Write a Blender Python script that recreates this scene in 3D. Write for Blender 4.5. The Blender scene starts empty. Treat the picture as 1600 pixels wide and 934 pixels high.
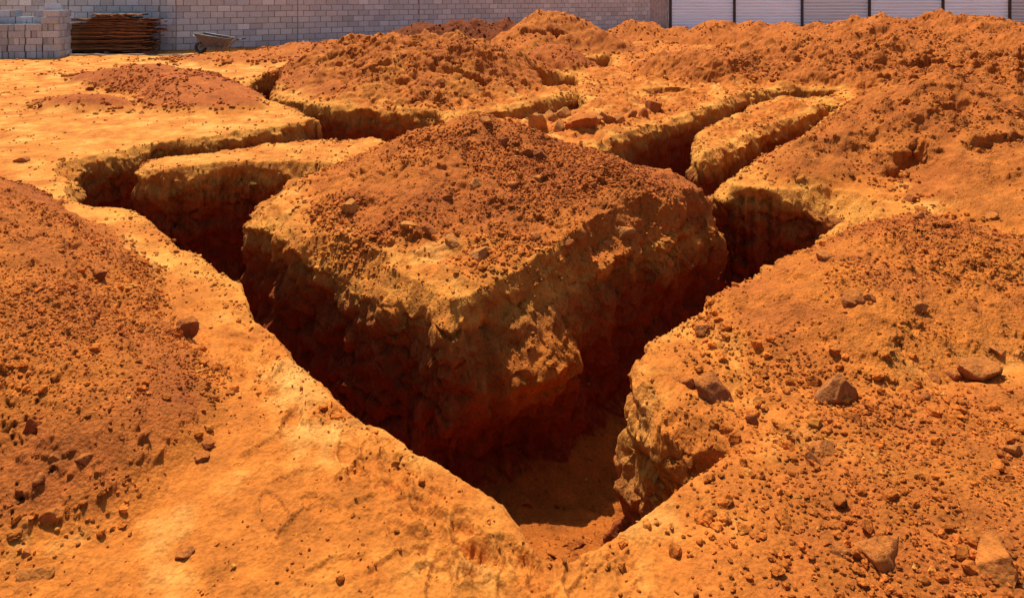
import bpy, bmesh, math, random, time
import numpy as np
from mathutils import Vector, Matrix, Euler

T0 = time.time()
rng = np.random.default_rng(11)
random.seed(5)
C = bpy.context.scene.collection

# ------------------------------------------------------------------ camera model (photo pixels 1600 x 934)
F, CH, HZ = 1050.0, 1.65, -3.0          # focal length in photo px, eye height, horizon row


def G(x, y, z=0.0):
    """point of height z seen at photo pixel (x, y)"""
    Y = F * (CH - z) / (y - HZ)
    return ((x - 800.0) * Y / F, Y)


def PK(x, y, Y):
    """peak seen at photo pixel (x, y) standing Y metres away: X, Y, height"""
    return ((x - 800.0) * Y / F, Y, CH - (y - HZ) * Y / F)


# ------------------------------------------------------------------ noise
_perm = np.random.default_rng(3).permutation(256).astype(np.int32)
_perm = np.concatenate([_perm, _perm])
_ang = np.linspace(0, 2 * np.pi, 256, endpoint=False)
_g2 = np.stack([np.cos(_ang), np.sin(_ang)], 1).astype(np.float32)
_g3 = np.random.default_rng(4).normal(size=(256, 3)).astype(np.float32)
_g3 /= np.linalg.norm(_g3, axis=1)[:, None]
_r = np.random.default_rng(5).random((256, 4)).astype(np.float32)


def _f(t):
    return t * t * t * (t * (t * 6 - 15) + 10)


def n2(x, y, seed=0):
    x = np.asarray(x, np.float32) + seed * 17.31
    y = np.asarray(y, np.float32) + seed * 9.73
    xi = np.floor(x); yi = np.floor(y)
    fx = x - xi; fy = y - yi
    xi = xi.astype(np.int32) & 255; yi = yi.astype(np.int32) & 255
    u = _f(fx); v = _f(fy)
    def g(ix, iy, dx, dy):
        h = _perm[_perm[(xi + ix) & 255] + ((yi + iy) & 255)]
        return _g2[h, 0] * dx + _g2[h, 1] * dy
    a = g(0, 0, fx, fy); b = g(1, 0, fx - 1, fy)
    c = g(0, 1, fx, fy - 1); d = g(1, 1, fx - 1, fy - 1)
    return 1.5 * ((a + u * (b - a)) * (1 - v) + (c + u * (d - c)) * v)


def n3(x, y, z, seed=0):
    x = np.asarray(x, np.float32) + seed * 17.31
    y = np.asarray(y, np.float32) + seed * 9.73
    z = np.asarray(z, np.float32) + seed * 5.19
    xi = np.floor(x); yi = np.floor(y); zi = np.floor(z)
    fx = x - xi; fy = y - yi; fz = z - zi
    xi = xi.astype(np.int32) & 255; yi = yi.astype(np.int32) & 255; zi = zi.astype(np.int32) & 255
    u = _f(fx); v = _f(fy); w = _f(fz)
    def g(ix, iy, iz):
        h = _perm[_perm[_perm[(xi + ix) & 255] + ((yi + iy) & 255)] + ((zi + iz) & 255)]
        return _g3[h, 0] * (fx - ix) + _g3[h, 1] * (fy - iy) + _g3[h, 2] * (fz - iz)
    def lerp(a, b, t):
        return a + (b - a) * t
    return 1.5 * lerp(lerp(lerp(g(0, 0, 0), g(1, 0, 0), u), lerp(g(0, 1, 0), g(1, 1, 0), u), v),
                      lerp(lerp(g(0, 0, 1), g(1, 0, 1), u), lerp(g(0, 1, 1), g(1, 1, 1), u), v), w)


def fbm2(x, y, octs=4, seed=0, gain=0.5):
    s = 0; a = 1.0
    for o in range(octs):
        s = s + a * n2(x, y, seed + o); x = x * 2.03; y = y * 2.03; a *= gain
    return s


def fbm3(x, y, z, octs=4, seed=0, gain=0.5):
    s = 0; a = 1.0
    for o in range(octs):
        s = s + a * n3(x, y, z, seed + o); x = x * 2.03; y = y * 2.03; z = z * 2.03; a *= gain
    return s


def worley2(x, y, seed=0):
    """F1, F2 and a random value of the nearest cell"""
    x = np.asarray(x, np.float32); y = np.asarray(y, np.float32)
    xi = np.floor(x).astype(np.int32); yi = np.floor(y).astype(np.int32)
    f1 = np.full(x.shape, 9, np.float32); f2 = f1.copy(); cid = np.zeros(x.shape, np.float32)
    for dx in (-1, 0, 1):
        for dy in (-1, 0, 1):
            h = _perm[_perm[(xi + dx + seed) & 255] + ((yi + dy + seed * 7) & 255)]
            d = (xi + dx + _r[h, 0] - x) ** 2 + (yi + dy + _r[h, 1] - y) ** 2
            near = d < f1
            f2 = np.where(near, f1, np.minimum(f2, d))
            cid = np.where(near, _r[h, 2], cid)
            f1 = np.where(near, d, f1)
    return np.sqrt(f1), np.sqrt(f2), cid


def worley3(x, y, z, seed=0):
    x = np.asarray(x, np.float32); y = np.asarray(y, np.float32); z = np.asarray(z, np.float32)
    xi = np.floor(x).astype(np.int32); yi = np.floor(y).astype(np.int32); zi = np.floor(z).astype(np.int32)
    f1 = np.full(x.shape, 9, np.float32); f2 = f1.copy(); cid = np.zeros(x.shape, np.float32)
    for dx in (-1, 0, 1):
        for dy in (-1, 0, 1):
            for dz in (-1, 0, 1):
                h = _perm[_perm[_perm[(xi + dx + seed) & 255] + ((yi + dy) & 255)] + ((zi + dz) & 255)]
                d = (xi + dx + _r[h, 0] - x) ** 2 + (yi + dy + _r[h, 1] - y) ** 2 + (zi + dz + _r[h, 2] - z) ** 2
                near = d < f1
                f2 = np.where(near, f1, np.minimum(f2, d))
                cid = np.where(near, _r[h, 3], cid)
                f1 = np.where(near, d, f1)
    return np.sqrt(f1), np.sqrt(f2), cid


def sstep(a, b, x):
    t = np.clip((x - a) / (b - a), 0, 1)
    return t * t * (3 - 2 * t)


def sd_poly(px, py, poly):
    """distance to the outline, positive inside"""
    poly = np.asarray(poly, np.float32)
    d = np.full(px.shape, 1e9, np.float32); ins = np.zeros(px.shape, bool)
    n = len(poly)
    for i in range(n):
        ax, ay = poly[i]; bx, by = poly[(i + 1) % n]
        ex, ey = bx - ax, by - ay
        wx, wy = px - ax, py - ay
        t = np.clip((wx * ex + wy * ey) / (ex * ex + ey * ey + 1e-12), 0, 1)
        d = np.minimum(d, (wx - t * ex) ** 2 + (wy - t * ey) ** 2)
        c = ((ay <= py) & (by > py)) | ((by <= py) & (ay > py))
        if ey != 0:
            ins ^= c & (px < ax + (py - ay) * ex / ey)
    d = np.sqrt(d)
    return np.where(ins, d, -d)


# ------------------------------------------------------------------ the trenches: outlines of their upper edges
def GP(pts):  # photo x, photo y and, where given, the height
    return [G(*p) for p in pts]


TRENCH = [
    # front left trench with the corner nearest the camera, and the front right trench
    (GP([(118, 312), (165, 320), (212, 328), (245, 355), (300, 386), (340, 410), (375, 437), (395, 470), (430, 502),
         (480, 570), (550, 632), (600, 672), (640, 710), (700, 745), (760, 778), (800, 800), (828, 830), (855, 850),
         (890, 856), (925, 842), (960, 822), (1010, 797), (1050, 772), (1100, 737), (1142, 696),
         (1085, 668), (1040, 648), (1000, 630), (975, 605), (952, 572), (985, 545), (1050, 500), (1110, 480), (1160, 452), (1182, 420),
         (1250, 384), (1300, 348), (1342, 322), (1300, 302), (1250, 296), (1205, 292), (1165, 290), (1135, 286), (1116, 272),
         (1150, 256), (1180, 244), (1180, 206), (1120, 240), (1090, 243), (1084, 215), (1095, 196), (1160, 171),
         (1180, 142), (1140, 157), (1075, 180), (1000, 202), (938, 228), (940, 238), (1000, 264), (1060, 292),
         (1110, 316), (1118, 350, -.10), (1050, 384, -.12), (970, 412, -.14), (890, 448, -.16), (830, 478, -.16),
         (760, 498, -.16), (705, 524, -.17), (650, 514, -.20), (610, 496, -.20), (560, 470, -.20), (498, 434, -.20), (443, 402, -.18), (394, 354, -.12), (383, 322), (398, 300), (430, 282),
         (524, 270), (512, 262), (450, 264, -.06), (410, 276, -.13), (375, 284, -.16), (320, 294, -.2), (262, 302, -.2), (226, 286, -.13), (214, 262),
         (228, 246), (330, 236), (420, 224), (500, 214), (530, 205), (497, 184), (430, 198), (330, 212), (240, 220),
         (160, 238), (112, 252)]), 1.17),
    # the strip between the rock pile and the long bank, running to the upper right
    (GP([(1150, 172), (1180, 141), (1250, 137), (1310, 140), (1312, 148), (1270, 150), (1200, 158)]), 0.7),
    (GP([(1118, 274), (1150, 256), (1185, 243), (1245, 212), (1300, 176), (1312, 160), (1275, 156), (1292, 165), (1240, 185), (1180, 205), (1120, 240)]), 0.85),
    # behind the left tongue: runs back to the wall
    (GP([(480, 215), (497, 184), (470, 172), (430, 160), (396, 150), (388, 132), (400, 123), (440, 122), (424, 146), (455, 158), (500, 164),
         (545, 168), (600, 172), (690, 174), (700, 190), (640, 226), (622, 226), (600, 212), (540, 214)]), 0.85),
    (GP([(690, 196), (700, 183), (760, 172), (840, 158), (905, 142), (918, 160), (900, 170), (830, 182), (760, 188)]), 0.55),
    (GP([(822, 121), (860, 117), (902, 114), (908, 124), (895, 134), (850, 134)]), 0.5),
    (GP([(893, 92), (955, 87), (962, 94), (955, 103), (920, 103)]), 0.35),
    (GP([(1000, 138), (1035, 134), (1075, 137), (1060, 146), (1020, 147)]), 0.3),
]
NEARSIDE = GP([(60, 300), (118, 312), (165, 320), (212, 328), (245, 355), (300, 386), (340, 410), (375, 437), (395, 470), (430, 502),
               (480, 570), (550, 632), (600, 672), (640, 710), (700, 745), (760, 778), (800, 800), (828, 830), (855, 850),
               (890, 856), (925, 842), (960, 822), (1010, 797), (1050, 772), (1100, 737), (1142, 696), (1250, 760), (1200, 1200), (300, 1200), (-300, 700), (-200, 350)])
TALUS = [(0.24, 2.90, 0.40, 0.45), (-2.05, 4.62, 0.45, 1.0), (.02, 3.62, .14, .5)]   # soil that slid into the trench: x, y, height over the floor, slope

# ------------------------------------------------------------------ the soil heaps: each a union of cones  (x, y, h, slope, stretch_x, stretch_y)
def cone(x, y, Y, slope, sx=1.0, sy=1.0, r0=0.35):
    X, Y, z = PK(x, y, Y)
    return (X, Y, z, slope, sx, sy, r0)


MOUNDS = [
    ('central', 'pebbly red brown mound covering the block of ground between the near trenches', 1.0, [cone(742, 184, 5.9, .43, 1.0, 1.15, .10), cone(925, 252, 5.4, .34, 1.1, 1.0, .3), cone(540, 322, 5.2, .26, 1, 1, .4), cone(720, 425, 4.0, .22, 1.2, .7, .3)]),
    ('frontleft', 'clod strewn red mound cut off by the lower left edge of the photo', 1.0, [(-3.7, 3.5, .85, .36, 1.0, 1.0, .5), (-4.6, 4.3, .62, .36, 1, 1, .4), (-2.3, 2.6, .36, .30, 1.0, 1.0, .5), (-2.9, 2.4, .5, .3, 1, 1, .4)]),
    ('frontright', 'broad crumbly red mound right of the nearest trench corner, stones along its foot', 1.0, [cone(1400, 352, 4.0, .28, 1.35, 1.0, .5), cone(1600, 412, 3.75, .30, 1.2, .8, .5), cone(1230, 470, 3.4, .30, .9, .8, .3)]),
    ('bigright', 'tall slumped red and yellow heap by the right edge with a dark overhang', .32, [cone(1600, 82, 8.2, .5, 1.2, 1.0, .3), cone(1520, 92, 7.7, .52, 1, 1, .25), cone(1450, 112, 7.2, .54, 1, 1, .2), cone(1395, 142, 6.85, .56, 1, 1, .2), cone(1335, 176, 6.65, .52, 1, 1, .2), cone(1275, 212, 6.55, .48, 1, 1, .15), cone(1225, 240, 6.4, .44, 1, 1, .15), cone(1700, 82, 8.0, .45, 1.2, 1.1, .5), cone(1560, 190, 6.3, .44, 1, 1, .4), cone(1620, 240, 5.7, .36, 1, 1, .4), cone(1490, 215, 6.1, .48, 1, 1, .25), cone(1440, 225, 5.9, .5, 1, 1, .2)]),
    ('midright', 'wide low rust coloured heap beyond the long narrow bank', .35, [cone(1230, 66, 15.5, .30, 1.3, .9, .8), cone(1120, 86, 14.2, .28, 1.3, .9, .8), cone(1370, 74, 14.0, .30, 1.3, .9, .8), cone(1330, 100, 11.8, .28, 1.2, .9, .6)]),
    ('backright', 'long ridge of heaped soil in front of the corrugated metal fence', .5, [cone(1480, 20, 20, .45, 1.0, 1, .25), cone(1432, 36, 20, .36, 1.2, 1, .5), cone(1375, 27, 21, .36, 1.2, 1, .5), cone(1525, 26, 19, .4, 1.1, 1, .4), cone(1600, 52, 17, .36, 1.2, 1, .6), cone(1290, 42, 23, .36, 1.4, 1, .5), cone(1225, 40, 24, .40, 1.0, 1, .3), cone(1180, 36, 24.5, .46, .9, 1, .25), cone(1122, 34, 25, .44, 1.0, 1, .3), cone(1055, 42, 25.5, .48, .9, 1, .25), cone(1680, 50, 18, .36, 1.3, 1, .7), cone(1450, 66, 15.5, .34, 1.3, 1, .6)]),
    ('midleft', 'large twin topped heap with a yellow streak, left of the pointed heap', .5, [cone(625, 56, 14.0, .40, 1.1, 1.05, .6), cone(700, 66, 13.0, .36, 1.2, 1.0, .8), cone(760, 84, 12.4, .34, 1.1, 1.0, .7), cone(545, 92, 13.2, .38, 1, 1, .5)]),
    ('pointed', 'tall pointed heap of red soil standing before the block wall', .5, [cone(866, 8, 20.5, .62, 1.0, 1.0, .22), cone(818, 44, 20.0, .48, 1.0, 1.0, .3), cone(905, 52, 20.4, .46, 1.0, 1.0, .4), cone(950, 66, 20.6, .36, 1.3, 1.0, .5), cone(850, 60, 18.5, .4, 1, 1, .4)]),
    ('darkridge', 'low dark ridge of soil against the block wall behind the twin heap', .5, [cone(735, 31, 23.0, .55, 1.2, .9, .35), cone(690, 38, 22.5, .5, 1.5, .9, .4), cone(785, 34, 23.0, .5, 1.1, .9, .35), cone(655, 40, 22.0, .5, 1.2, .9, .4)]),
    ('roundback', 'small rounded heap before the end of the block wall', .4, [cone(998, 33, 25.5, .50, 1.05, 1.0, .5)]),
    ('smoothcone', 'small smooth dark red cone of fine soil', .7, [cone(866, 69, 16.0, .62, 1.0, 1.0, .25)]),
    ('leftback', 'flat dark red heap on the pale ground left, before the timber stack', .8, [cone(186, 100, 12.4, .22, 1.2, .9, .5), cone(265, 118, 11.2, .20, 1.2, .8, .4), cone(345, 146, 10.2, .24, 1.0, .7, .4)]),
    ('leftsmall', 'smallest dark red heap at the left, on yellow ground beside the trench', .8, [cone(140, 146, 10.2, .22, 1.35, .55, .3)]),
    ('backleft', 'low long red heap at the foot of the wall right of the wheelbarrow', .6, [cone(478, 66, 19.2, .30, 1.3, .8, .5), cone(400, 80, 17.6, .20, 1.6, .8, .6), cone(545, 64, 19.5, .34, 1, 1, .4)]),
    ('lowright', 'very low rubbly patch of red soil in the lower right corner', .5, [(1.95, 2.15, .10, .13, 1.3, .8, .3), (1.55, 1.95, .07, .12, 1.2, .8, .2)]),
]
FPAD = {'central': .12, 'frontleft': .10, 'frontright': .12, 'bigright': .06}
FOOT = {   # where each heap's foot runs on the ground
    'central': GP([(425, 292), (455, 335), (500, 380), (560, 425), (640, 455), (720, 470), (800, 440), (900, 408), (1000, 382), (1124, 338), (1128, 322), (1060, 288), (1000, 260), (930, 232), (890, 216), (760, 196), (690, 198), (640, 226), (540, 262), (450, 280)]),
    'frontleft': [(-8, 6.2), (-4.6, 5.9)] + GP([(60, 318), (110, 345), (180, 374), (243, 425), (262, 490), (305, 560), (330, 612), (312, 690), (255, 760), (150, 830), (0, 868), (-300, 850)]) + [(-8, 2.4)],
    'frontright': GP([(1345, 372), (1260, 412), (1200, 446), (1120, 500), (1072, 560), (1092, 606), (1145, 645), (1190, 694), (1290, 694), (1400, 640), (1490, 604), (1600, 594), (1850, 560), (1850, 430), (1600, 408), (1500, 372), (1430, 350)]),
    'bigright': GP([(1165, 266), (1240, 286), (1340, 284), (1400, 300), (1418, 338), (1480, 366), (1600, 405), (1900, 420), (2300, 240), (2200, 120), (1500, 112), (1405, 120), (1330, 165), (1255, 222)]),
    'midright': [(2.96, 16.6), (2.6, 14.1), (3.4, 12.9), (5.4, 12.7), (6.2, 12.0), (9, 11.4), (13, 13), (14.5, 17), (8, 19.5), (4, 19.5)],
    'midleft': GP([(430, 138), (500, 162), (600, 168), (690, 170), (770, 156), (840, 138), (875, 112)]) + [(.6, 15.5), (-.6, 17.5), (-4.5, 17.8), (-6.2, 15)],
    'pointed': [(-1.2, 18.3), (.5, 17.0), (1.9, 19.0), (3.8, 19.4), (4.6, 21.5), (2.6, 24), (-1, 23.5)],
    'leftback': GP([(86, 124), (150, 138), (205, 150), (232, 178), (330, 182), (422, 174), (405, 150), (340, 118), (300, 108), (180, 106)]),
    'leftsmall': GP([(40, 168), (130, 180), (210, 177), (216, 164), (150, 146), (90, 150)]),
}
# slumps and hollows bitten out of heaps:  photo x, photo y, distance, half length, half width, depth, turn
BITES = [(1385, 226, 5.95, .45, .15, .26, .35), (1440, 90, 13.0, .7, .3, .30, 0), (1345, 44, 19, .7, .3, .3, .2), (1395, 50, 18, .8, .35, .3, .2),
         (1500, 62, 16.2, 1.2, .35, .34, -.25), (1570, 66, 15.5, .8, .3, .3, -.2), (738, 132, 11.4, .5, .18, .22, .1), (1025, 60, 20, .5, .3, .3, 0), (1040, 84, 17, .6, .3, .25, 0),
         (515, 86, 13.6, .3, .12, .2, .5), (815, 62, 16.5, .5, .3, .3, 0), (1560, 125, 8.3, .5, .16, .16, .35), (1520, 135, 8.0, .35, .14, .14, .4),
         (1330, 40, 19, .5, .25, .25, 0), (620, 413, 3.95, .16, .1, .10, .3), (1245, 70, 14.6, .4, .2, .16, .3), (1310, 60, 15, .5, .2, .2, .1), (1360, 65, 14, .45, .2, .2, .5),
         (1290, 180, 8.2, .3, .1, .10, .6), (1480, 190, 6.6, .3, .1, .12, .2), (1560, 250, 5.9, .3, .1, .10, .1), (1440, 175, 7.6, .3, .1, .12, .5), (650, 100, 12.5, .35, .12, .14, .2),
         (590, 130, 11.6, .3, .1, .12, .3), (830, 95, 15.2, .3, .12, .15, 0), (1180, 95, 14, .4, .15, .15, 0), (870, 40, 19.7, .4, .2, .25, .2), (835, 45, 19.4, .4, .2, .25, -.3)]


def cones_z(x, y, cones):
    z = np.full(x.shape, -9.0, np.float32)
    for (cx, cy, h, s, ax, ay, r0) in cones:
        d = np.sqrt(((x - cx) / ax) ** 2 + ((y - cy) / ay) ** 2 + r0 * r0) - r0
        c = h - s * d
        k = .10
        m = np.maximum(z, c); z = m + np.log(np.exp((z - m) / k) + np.exp((c - m) / k)) * k * .6
    return z


def height(x, y):
    """height and soil masks of the terrain"""
    x = x.astype(np.float32); y = y.astype(np.float32)
    # broad shape of the undisturbed ground
    base = .035 * fbm2(x * .45, y * .45, 3, 1) + .012 * fbm2(x * 1.9, y * 1.9, 3, 5)
    # scuffed, trodden surface
    tread = .0065 * fbm2(x * 7, y * 10, 4, 9, .6) + .010 * np.clip(n2(x * 3.2 + .6 * n2(x * 5, y * 5, 16), y * 5.2, 15), -.2, .6) + .0022 * fbm2(x * 40, y * 40, 2, 17) * (y < 7)
    # trenches
    wx = x + .035 * n2(x * 2.2, y * 2.2, 21); wy = y + .035 * n2(x * 2.2, y * 2.2, 22)
    sd = np.full(x.shape, -9.0, np.float32); dep = np.full(x.shape, .8, np.float32)
    for poly, d in TRENCH:
        p = np.asarray(poly)
        lo = p.min(0) - 1.2; hi = p.max(0) + 1.2
        m = (x > lo[0]) & (x < hi[0]) & (y > lo[1]) & (y < hi[1])
        if m.any():
            s = sd_poly(wx[m], wy[m], poly)
            old = sd[m]
            dd = dep[m]; dd[s > old] = d; dep[m] = dd
            sd[m] = np.maximum(old, s)
    near = np.abs(sd) < 1.2
    rag = np.zeros(x.shape, np.float32); sho = np.zeros(x.shape, np.float32); chip = np.zeros(x.shape, np.float32)
    xs, ys = x[near], y[near]
    f1, f2, cid = worley2(xs * 3.6 + .3 * n2(xs * 6, ys * 6, 31), ys * 3.6, 3)
    far_side = sstep(.0, .5, n2(xs * .8, ys * .8, 33) + .5)
    rag[near] = .040 * fbm2(xs * 2.6, ys * 2.6, 2, 35, .6) + .012 * fbm2(xs * 9, ys * 9, 2, 38, .6) + (np.clip((f2 - f1) / .7, 0, 1) * cid - .3) * .022 * far_side
    sho[near] = np.clip(.42 + 1.0 * n2(xs * 1.1, ys * 1.1, 37), 0, 1) * (1 - .7 * sstep(5.5, 7.5, ys))
    chip[near] = cid
    sho = sho * (1 - .75 * ((x > .2) & (x < 1.0) & (y < 3.35)))
    # the walking side of the near trench is trodden smooth
    smooth_side = np.zeros(x.shape, np.float32)
    nm_ = near & (y < 9)
    smooth_side[nm_] = sstep(-.16, -.02, sd_poly(x[nm_], y[nm_], NEARSIDE))
    rag = rag * (1 - .7 * smooth_side)
    sd2 = sd + rag
    cw = (.05 + .17 * sho) * (1 - .75 * smooth_side)               # crumbled crust: a rough slope at the top of the wall
    ch = (.05 + .21 * sho) * (1 - .80 * smooth_side) * np.clip(dep, .3, 1)
    w = .10
    t = np.clip(sd2 / w, 0, 1)
    crumb = ch * np.clip((sd2 + cw) / cw, 0, 1) ** .85
    drop = (dep - ch) * (.92 * (1 - (1 - t) ** 1.25) + .08 * np.clip((sd2 - w) / .22, 0, 1) ** .8)
    floor_n = .03 * fbm2(x * 5, y * 5, 3, 41) * sstep(.1, .3, sd2)
    # heaps
    mx = x + .10 * n2(x * 1.3, y * 1.3, 51) + .03 * n2(x * 5, y * 5, 53)
    my = y + .10 * n2(x * 1.3, y * 1.3, 52) + .03 * n2(x * 5, y * 5, 54)
    mh = np.zeros(x.shape, np.float32); mid = np.full(x.shape, -1, np.int32); rough = np.zeros(x.shape, np.float32)
    for i, (nm, lab, rg, cones) in enumerate(MOUNDS):
        c = np.asarray(cones)
        R = max(c[:, 2] / c[:, 3] * np.maximum(c[:, 4], c[:, 5])) + .8
        lo = c[:, :2].min(0) - R; hi = c[:, :2].max(0) + R
        m = (x > lo[0]) & (x < hi[0]) & (y > lo[1]) & (y < hi[1])
        if not m.any():
            continue
        z = cones_z(mx[m], my[m], cones)
        if nm in FOOT:
            fd_ = sd_poly(mx[m], my[m], FOOT[nm])
            lim = (fd_ + FPAD.get(nm, .07)) * .62
            kk = .05
            z = -kk * np.logaddexp(-np.clip(z, -2, 9) / kk, -lim / kk)
        k = .03
        z = np.where(z > 3 * k, z, k * np.log1p(np.exp(np.clip(z / k, -20, 20))) )      # soft foot
        z = np.where(z < .018, 0, z - .018 * np.exp(-np.maximum(z - .018, 0) / .05))
        # soil slumps down heaps in uneven tongues
        cx, cy = c[0, 0], c[0, 1]
        X_, Y_ = x[m], y[m]
        th = np.arctan2(Y_ - cy, X_ - cx); rr = np.hypot(X_ - cx, Y_ - cy)
        tong = n2(th * 6 + .5 * n2(X_ * 1.5, Y_ * 1.5, 61), rr * .7, 62 + i) + .6 * n2(th * 17, rr * 1.1, 71 + i)
        big = 1.0 if nm not in ('central', 'frontleft', 'frontright', 'lowright', 'leftback', 'leftsmall', 'smoothcone') else .35
        lum = fbm2(X_ * 1.7, Y_ * 1.7, 4, 81, .6)
        z = z + sstep(.04, .35, z) * big * (.045 * tong + .055 * lum - .02) * (.45 if nm == 'pointed' else 1)
        if nm in ('bigright', 'midright', 'backright', 'midleft'):
            rid = 1 - 2.2 * np.abs(n2(X_ * .75 + .35 * n2(X_ * 2, Y_ * 2, 63), Y_ * .75, 64 + i))
            rid2 = 1 - 2.2 * np.abs(n2(X_ * 2.1, Y_ * 2.1 + .3 * n2(X_ * 5, Y_ * 5, 65), 66 + i))
            z = z + sstep(.05, .4, z) * (.13 * rid + .05 * rid2 - .04) * (.55 if nm in ('backright', 'bigright') else 1)
        z = np.maximum(z, 0)
        cur = mh[m]; ids = mid[m]
        up = z > cur
        ids[up & (z > .035)] = i
        mid[m] = ids
        rgh = rough[m]; rgh[up] = rg; rough[m] = rgh
        mh[m] = np.maximum(cur, z)
    out = sstep(.10, -.06, sd2)               # no heap inside a trench
    mh = mh * out
    for (bx, by, bY, L, W, D, a) in BITES:
        X0 = (bx - 800) * bY / F; Y0 = bY
        m = (np.abs(x - X0) < L * 1.6) & (np.abs(y - Y0) < L * 1.6 + W)
        if m.any():
            dx, dy = x[m] - X0, y[m] - Y0
            u = dx * math.cos(a) + dy * math.sin(a); v = -dx * math.sin(a) + dy * math.cos(a)
            nn = .45 * n2(x[m] * 2.6, y[m] * 2.6, 91) + .3 * n2(x[m] * 7, y[m] * 7, 92) + .15 * n2(x[m] * 19, y[m] * 19, 93)
            q = 1 - (u / L) ** 2
            vv = v / W + nn
            prof = np.where(vv > 0, sstep(.55, .12, vv), np.clip(1 + vv * .7, 0, 1))     # steep back, open front
            mh[m] -= 1.25 * D * np.clip(q + nn, 0, 1) * prof * sstep(.05, .3, mh[m])
    mid[(sd2 > -.01)] = -1
    u__ = x / np.maximum(y, .5)
    rub = sstep(6.8, 8.6, y) * sstep(-.36, -.22, u__) + sstep(.02, .25, u__) * sstep(1.9, 2.6, y) * .35
    isl = np.zeros(x.shape, np.float32)
    im = (x > -3.2) & (x < 2.4) & (y > 3) & (y < 9)
    isl[im] = sstep(-.75, -.05, sd_poly(x[im] + .15 * n2(x[im] * 2, y[im] * 2, 98), y[im], FOOT['central']))
    rub = np.clip(np.maximum(rub, isl * .55), 0, 1) * sstep(.0, -.30, sd2)
    ra = rub > .01
    rz = np.zeros(x.shape, np.float32)
    if ra.any():
        xr, yr = x[ra], y[ra]
        f1, f2, cid = worley2(xr * 3.1 + .3 * n2(xr * 4, yr * 4, 95), yr * 3.1, 17)
        rz[ra] = rub[ra] * (.10 * fbm2(xr * 1.3, yr * 1.3, 5, 96, .62) + .12 * np.clip(.45 - f1, 0, 1) * (cid > .55) + .03 * np.abs(n2(xr * 9, yr * 9, 97)))
    # clods and lumps in the loose soil
    loose = sstep(.0, .10, mh) * rough
    act = loose > .01
    lump = np.zeros(x.shape, np.float32)
    if act.any():
        xa, ya = x[act], y[act]
        dist = np.maximum(ya, 2.0)
        l1 = np.abs(n2(xa * 7, ya * 7, 101)) * .014 + np.abs(n2(xa * 17, ya * 17, 102)) * .009
        f1, f2, cid = worley2(xa * 14, ya * 14, 5)
        l2 = np.clip(.45 - f1, 0, 1) * .04 * (cid > .6)
        f1, f2, cid = worley2(xa * 33, ya * 33, 8)
        l3 = np.clip(.5 - f1, 0, 1) * .020 * (cid > .4) * (ya < 9)
        patch = sstep(-.35, .45, fbm2(xa * 1.1, ya * 1.1, 2, 104))
        lump[act] = (l1 + (l2 + l3) * patch) * loose[act]
    z = base * sstep(-.1, .3, 1 - t) + tread * (1 - sstep(0, .1, mh)) - crumb - drop + floor_n + mh + lump + rz
    # fallen soil in the trench
    for (tx, ty, th_, sl) in TALUS:
        d = np.hypot(x - tx, y - ty) + .06 * fbm2(x * 4, y * 4, 3, 111)
        fl = -dep - .05 + th_ - sl * np.maximum(d - .05, 0)
        z = np.where(sd2 > .0, np.maximum(z, np.where(fl > -dep + .0, fl, z)), z)
    return z, sd2, mh, mid, dep, smooth_side


# footprints on the trodden path (position by photo pixel, turn)
PRINTS = [(408, 712, .5), (430, 690, .6), (500, 800, -.6), (425, 800, -.9), (470, 822, 1.0), (585, 800, .3), (600, 690, -.7), (520, 660, -.6), (560, 740, .8),
          (640, 790, -.5), (680, 850, -.2), (700, 905, -.1), (760, 870, .3), (800, 905, 1.2), (520, 900, .2), (860, 890, 1.4), (450, 640, -.7), (410, 560, -.5),
          (380, 520, -.5), (350, 470, -.4), (470, 750, .2), (980, 880, 1.3), (1060, 850, 1.1), (1130, 800, 1.0), (1100, 900, 1.4), (900, 915, 1.5), (620, 890, .6)]


_pr = np.random.default_rng(77)
for _k in range(70):
    _t = _pr.random()
    _x, _y = 330 + 500 * _t ** .8 + _pr.normal() * 45, 470 + 430 * _t + _pr.normal() * 25
    PRINTS.append((_x - 30, _y + 40, -.7 + _pr.normal() * .5))
for _k in range(20):
    PRINTS.append((900 + 260 * _pr.random(), 860 - 40 * _pr.random() + 60 * _pr.random(), .9 + _pr.normal() * .5))


def prints_z(x, y):
    z = np.zeros(x.shape, np.float32)
    for (px, py, a) in PRINTS:
        X0, Y0 = G(px, py)
        m = (np.abs(x - X0) < .3) & (np.abs(y - Y0) < .3)
        if not m.any():
            continue
        dx, dy = x[m] - X0, y[m] - Y0
        u = dx * math.cos(a) + dy * math.sin(a); v = -dx * math.sin(a) + dy * math.cos(a)
        wd = .036 + .008 * np.clip(u / .09, -1, 1)
        r = np.sqrt((u / .092) ** 2 + (v / wd) ** 2) + .12 * n2(x[m] * 14, y[m] * 14, 121)
        dent = -.008 * sstep(1.05, .80, r) + .005 * np.exp(-((r - 1.15) / .16) ** 2)
        trd = .0006 * np.sin(u * 420) * sstep(.95, .8, r)
        z[m] += dent + trd
    return z


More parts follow.
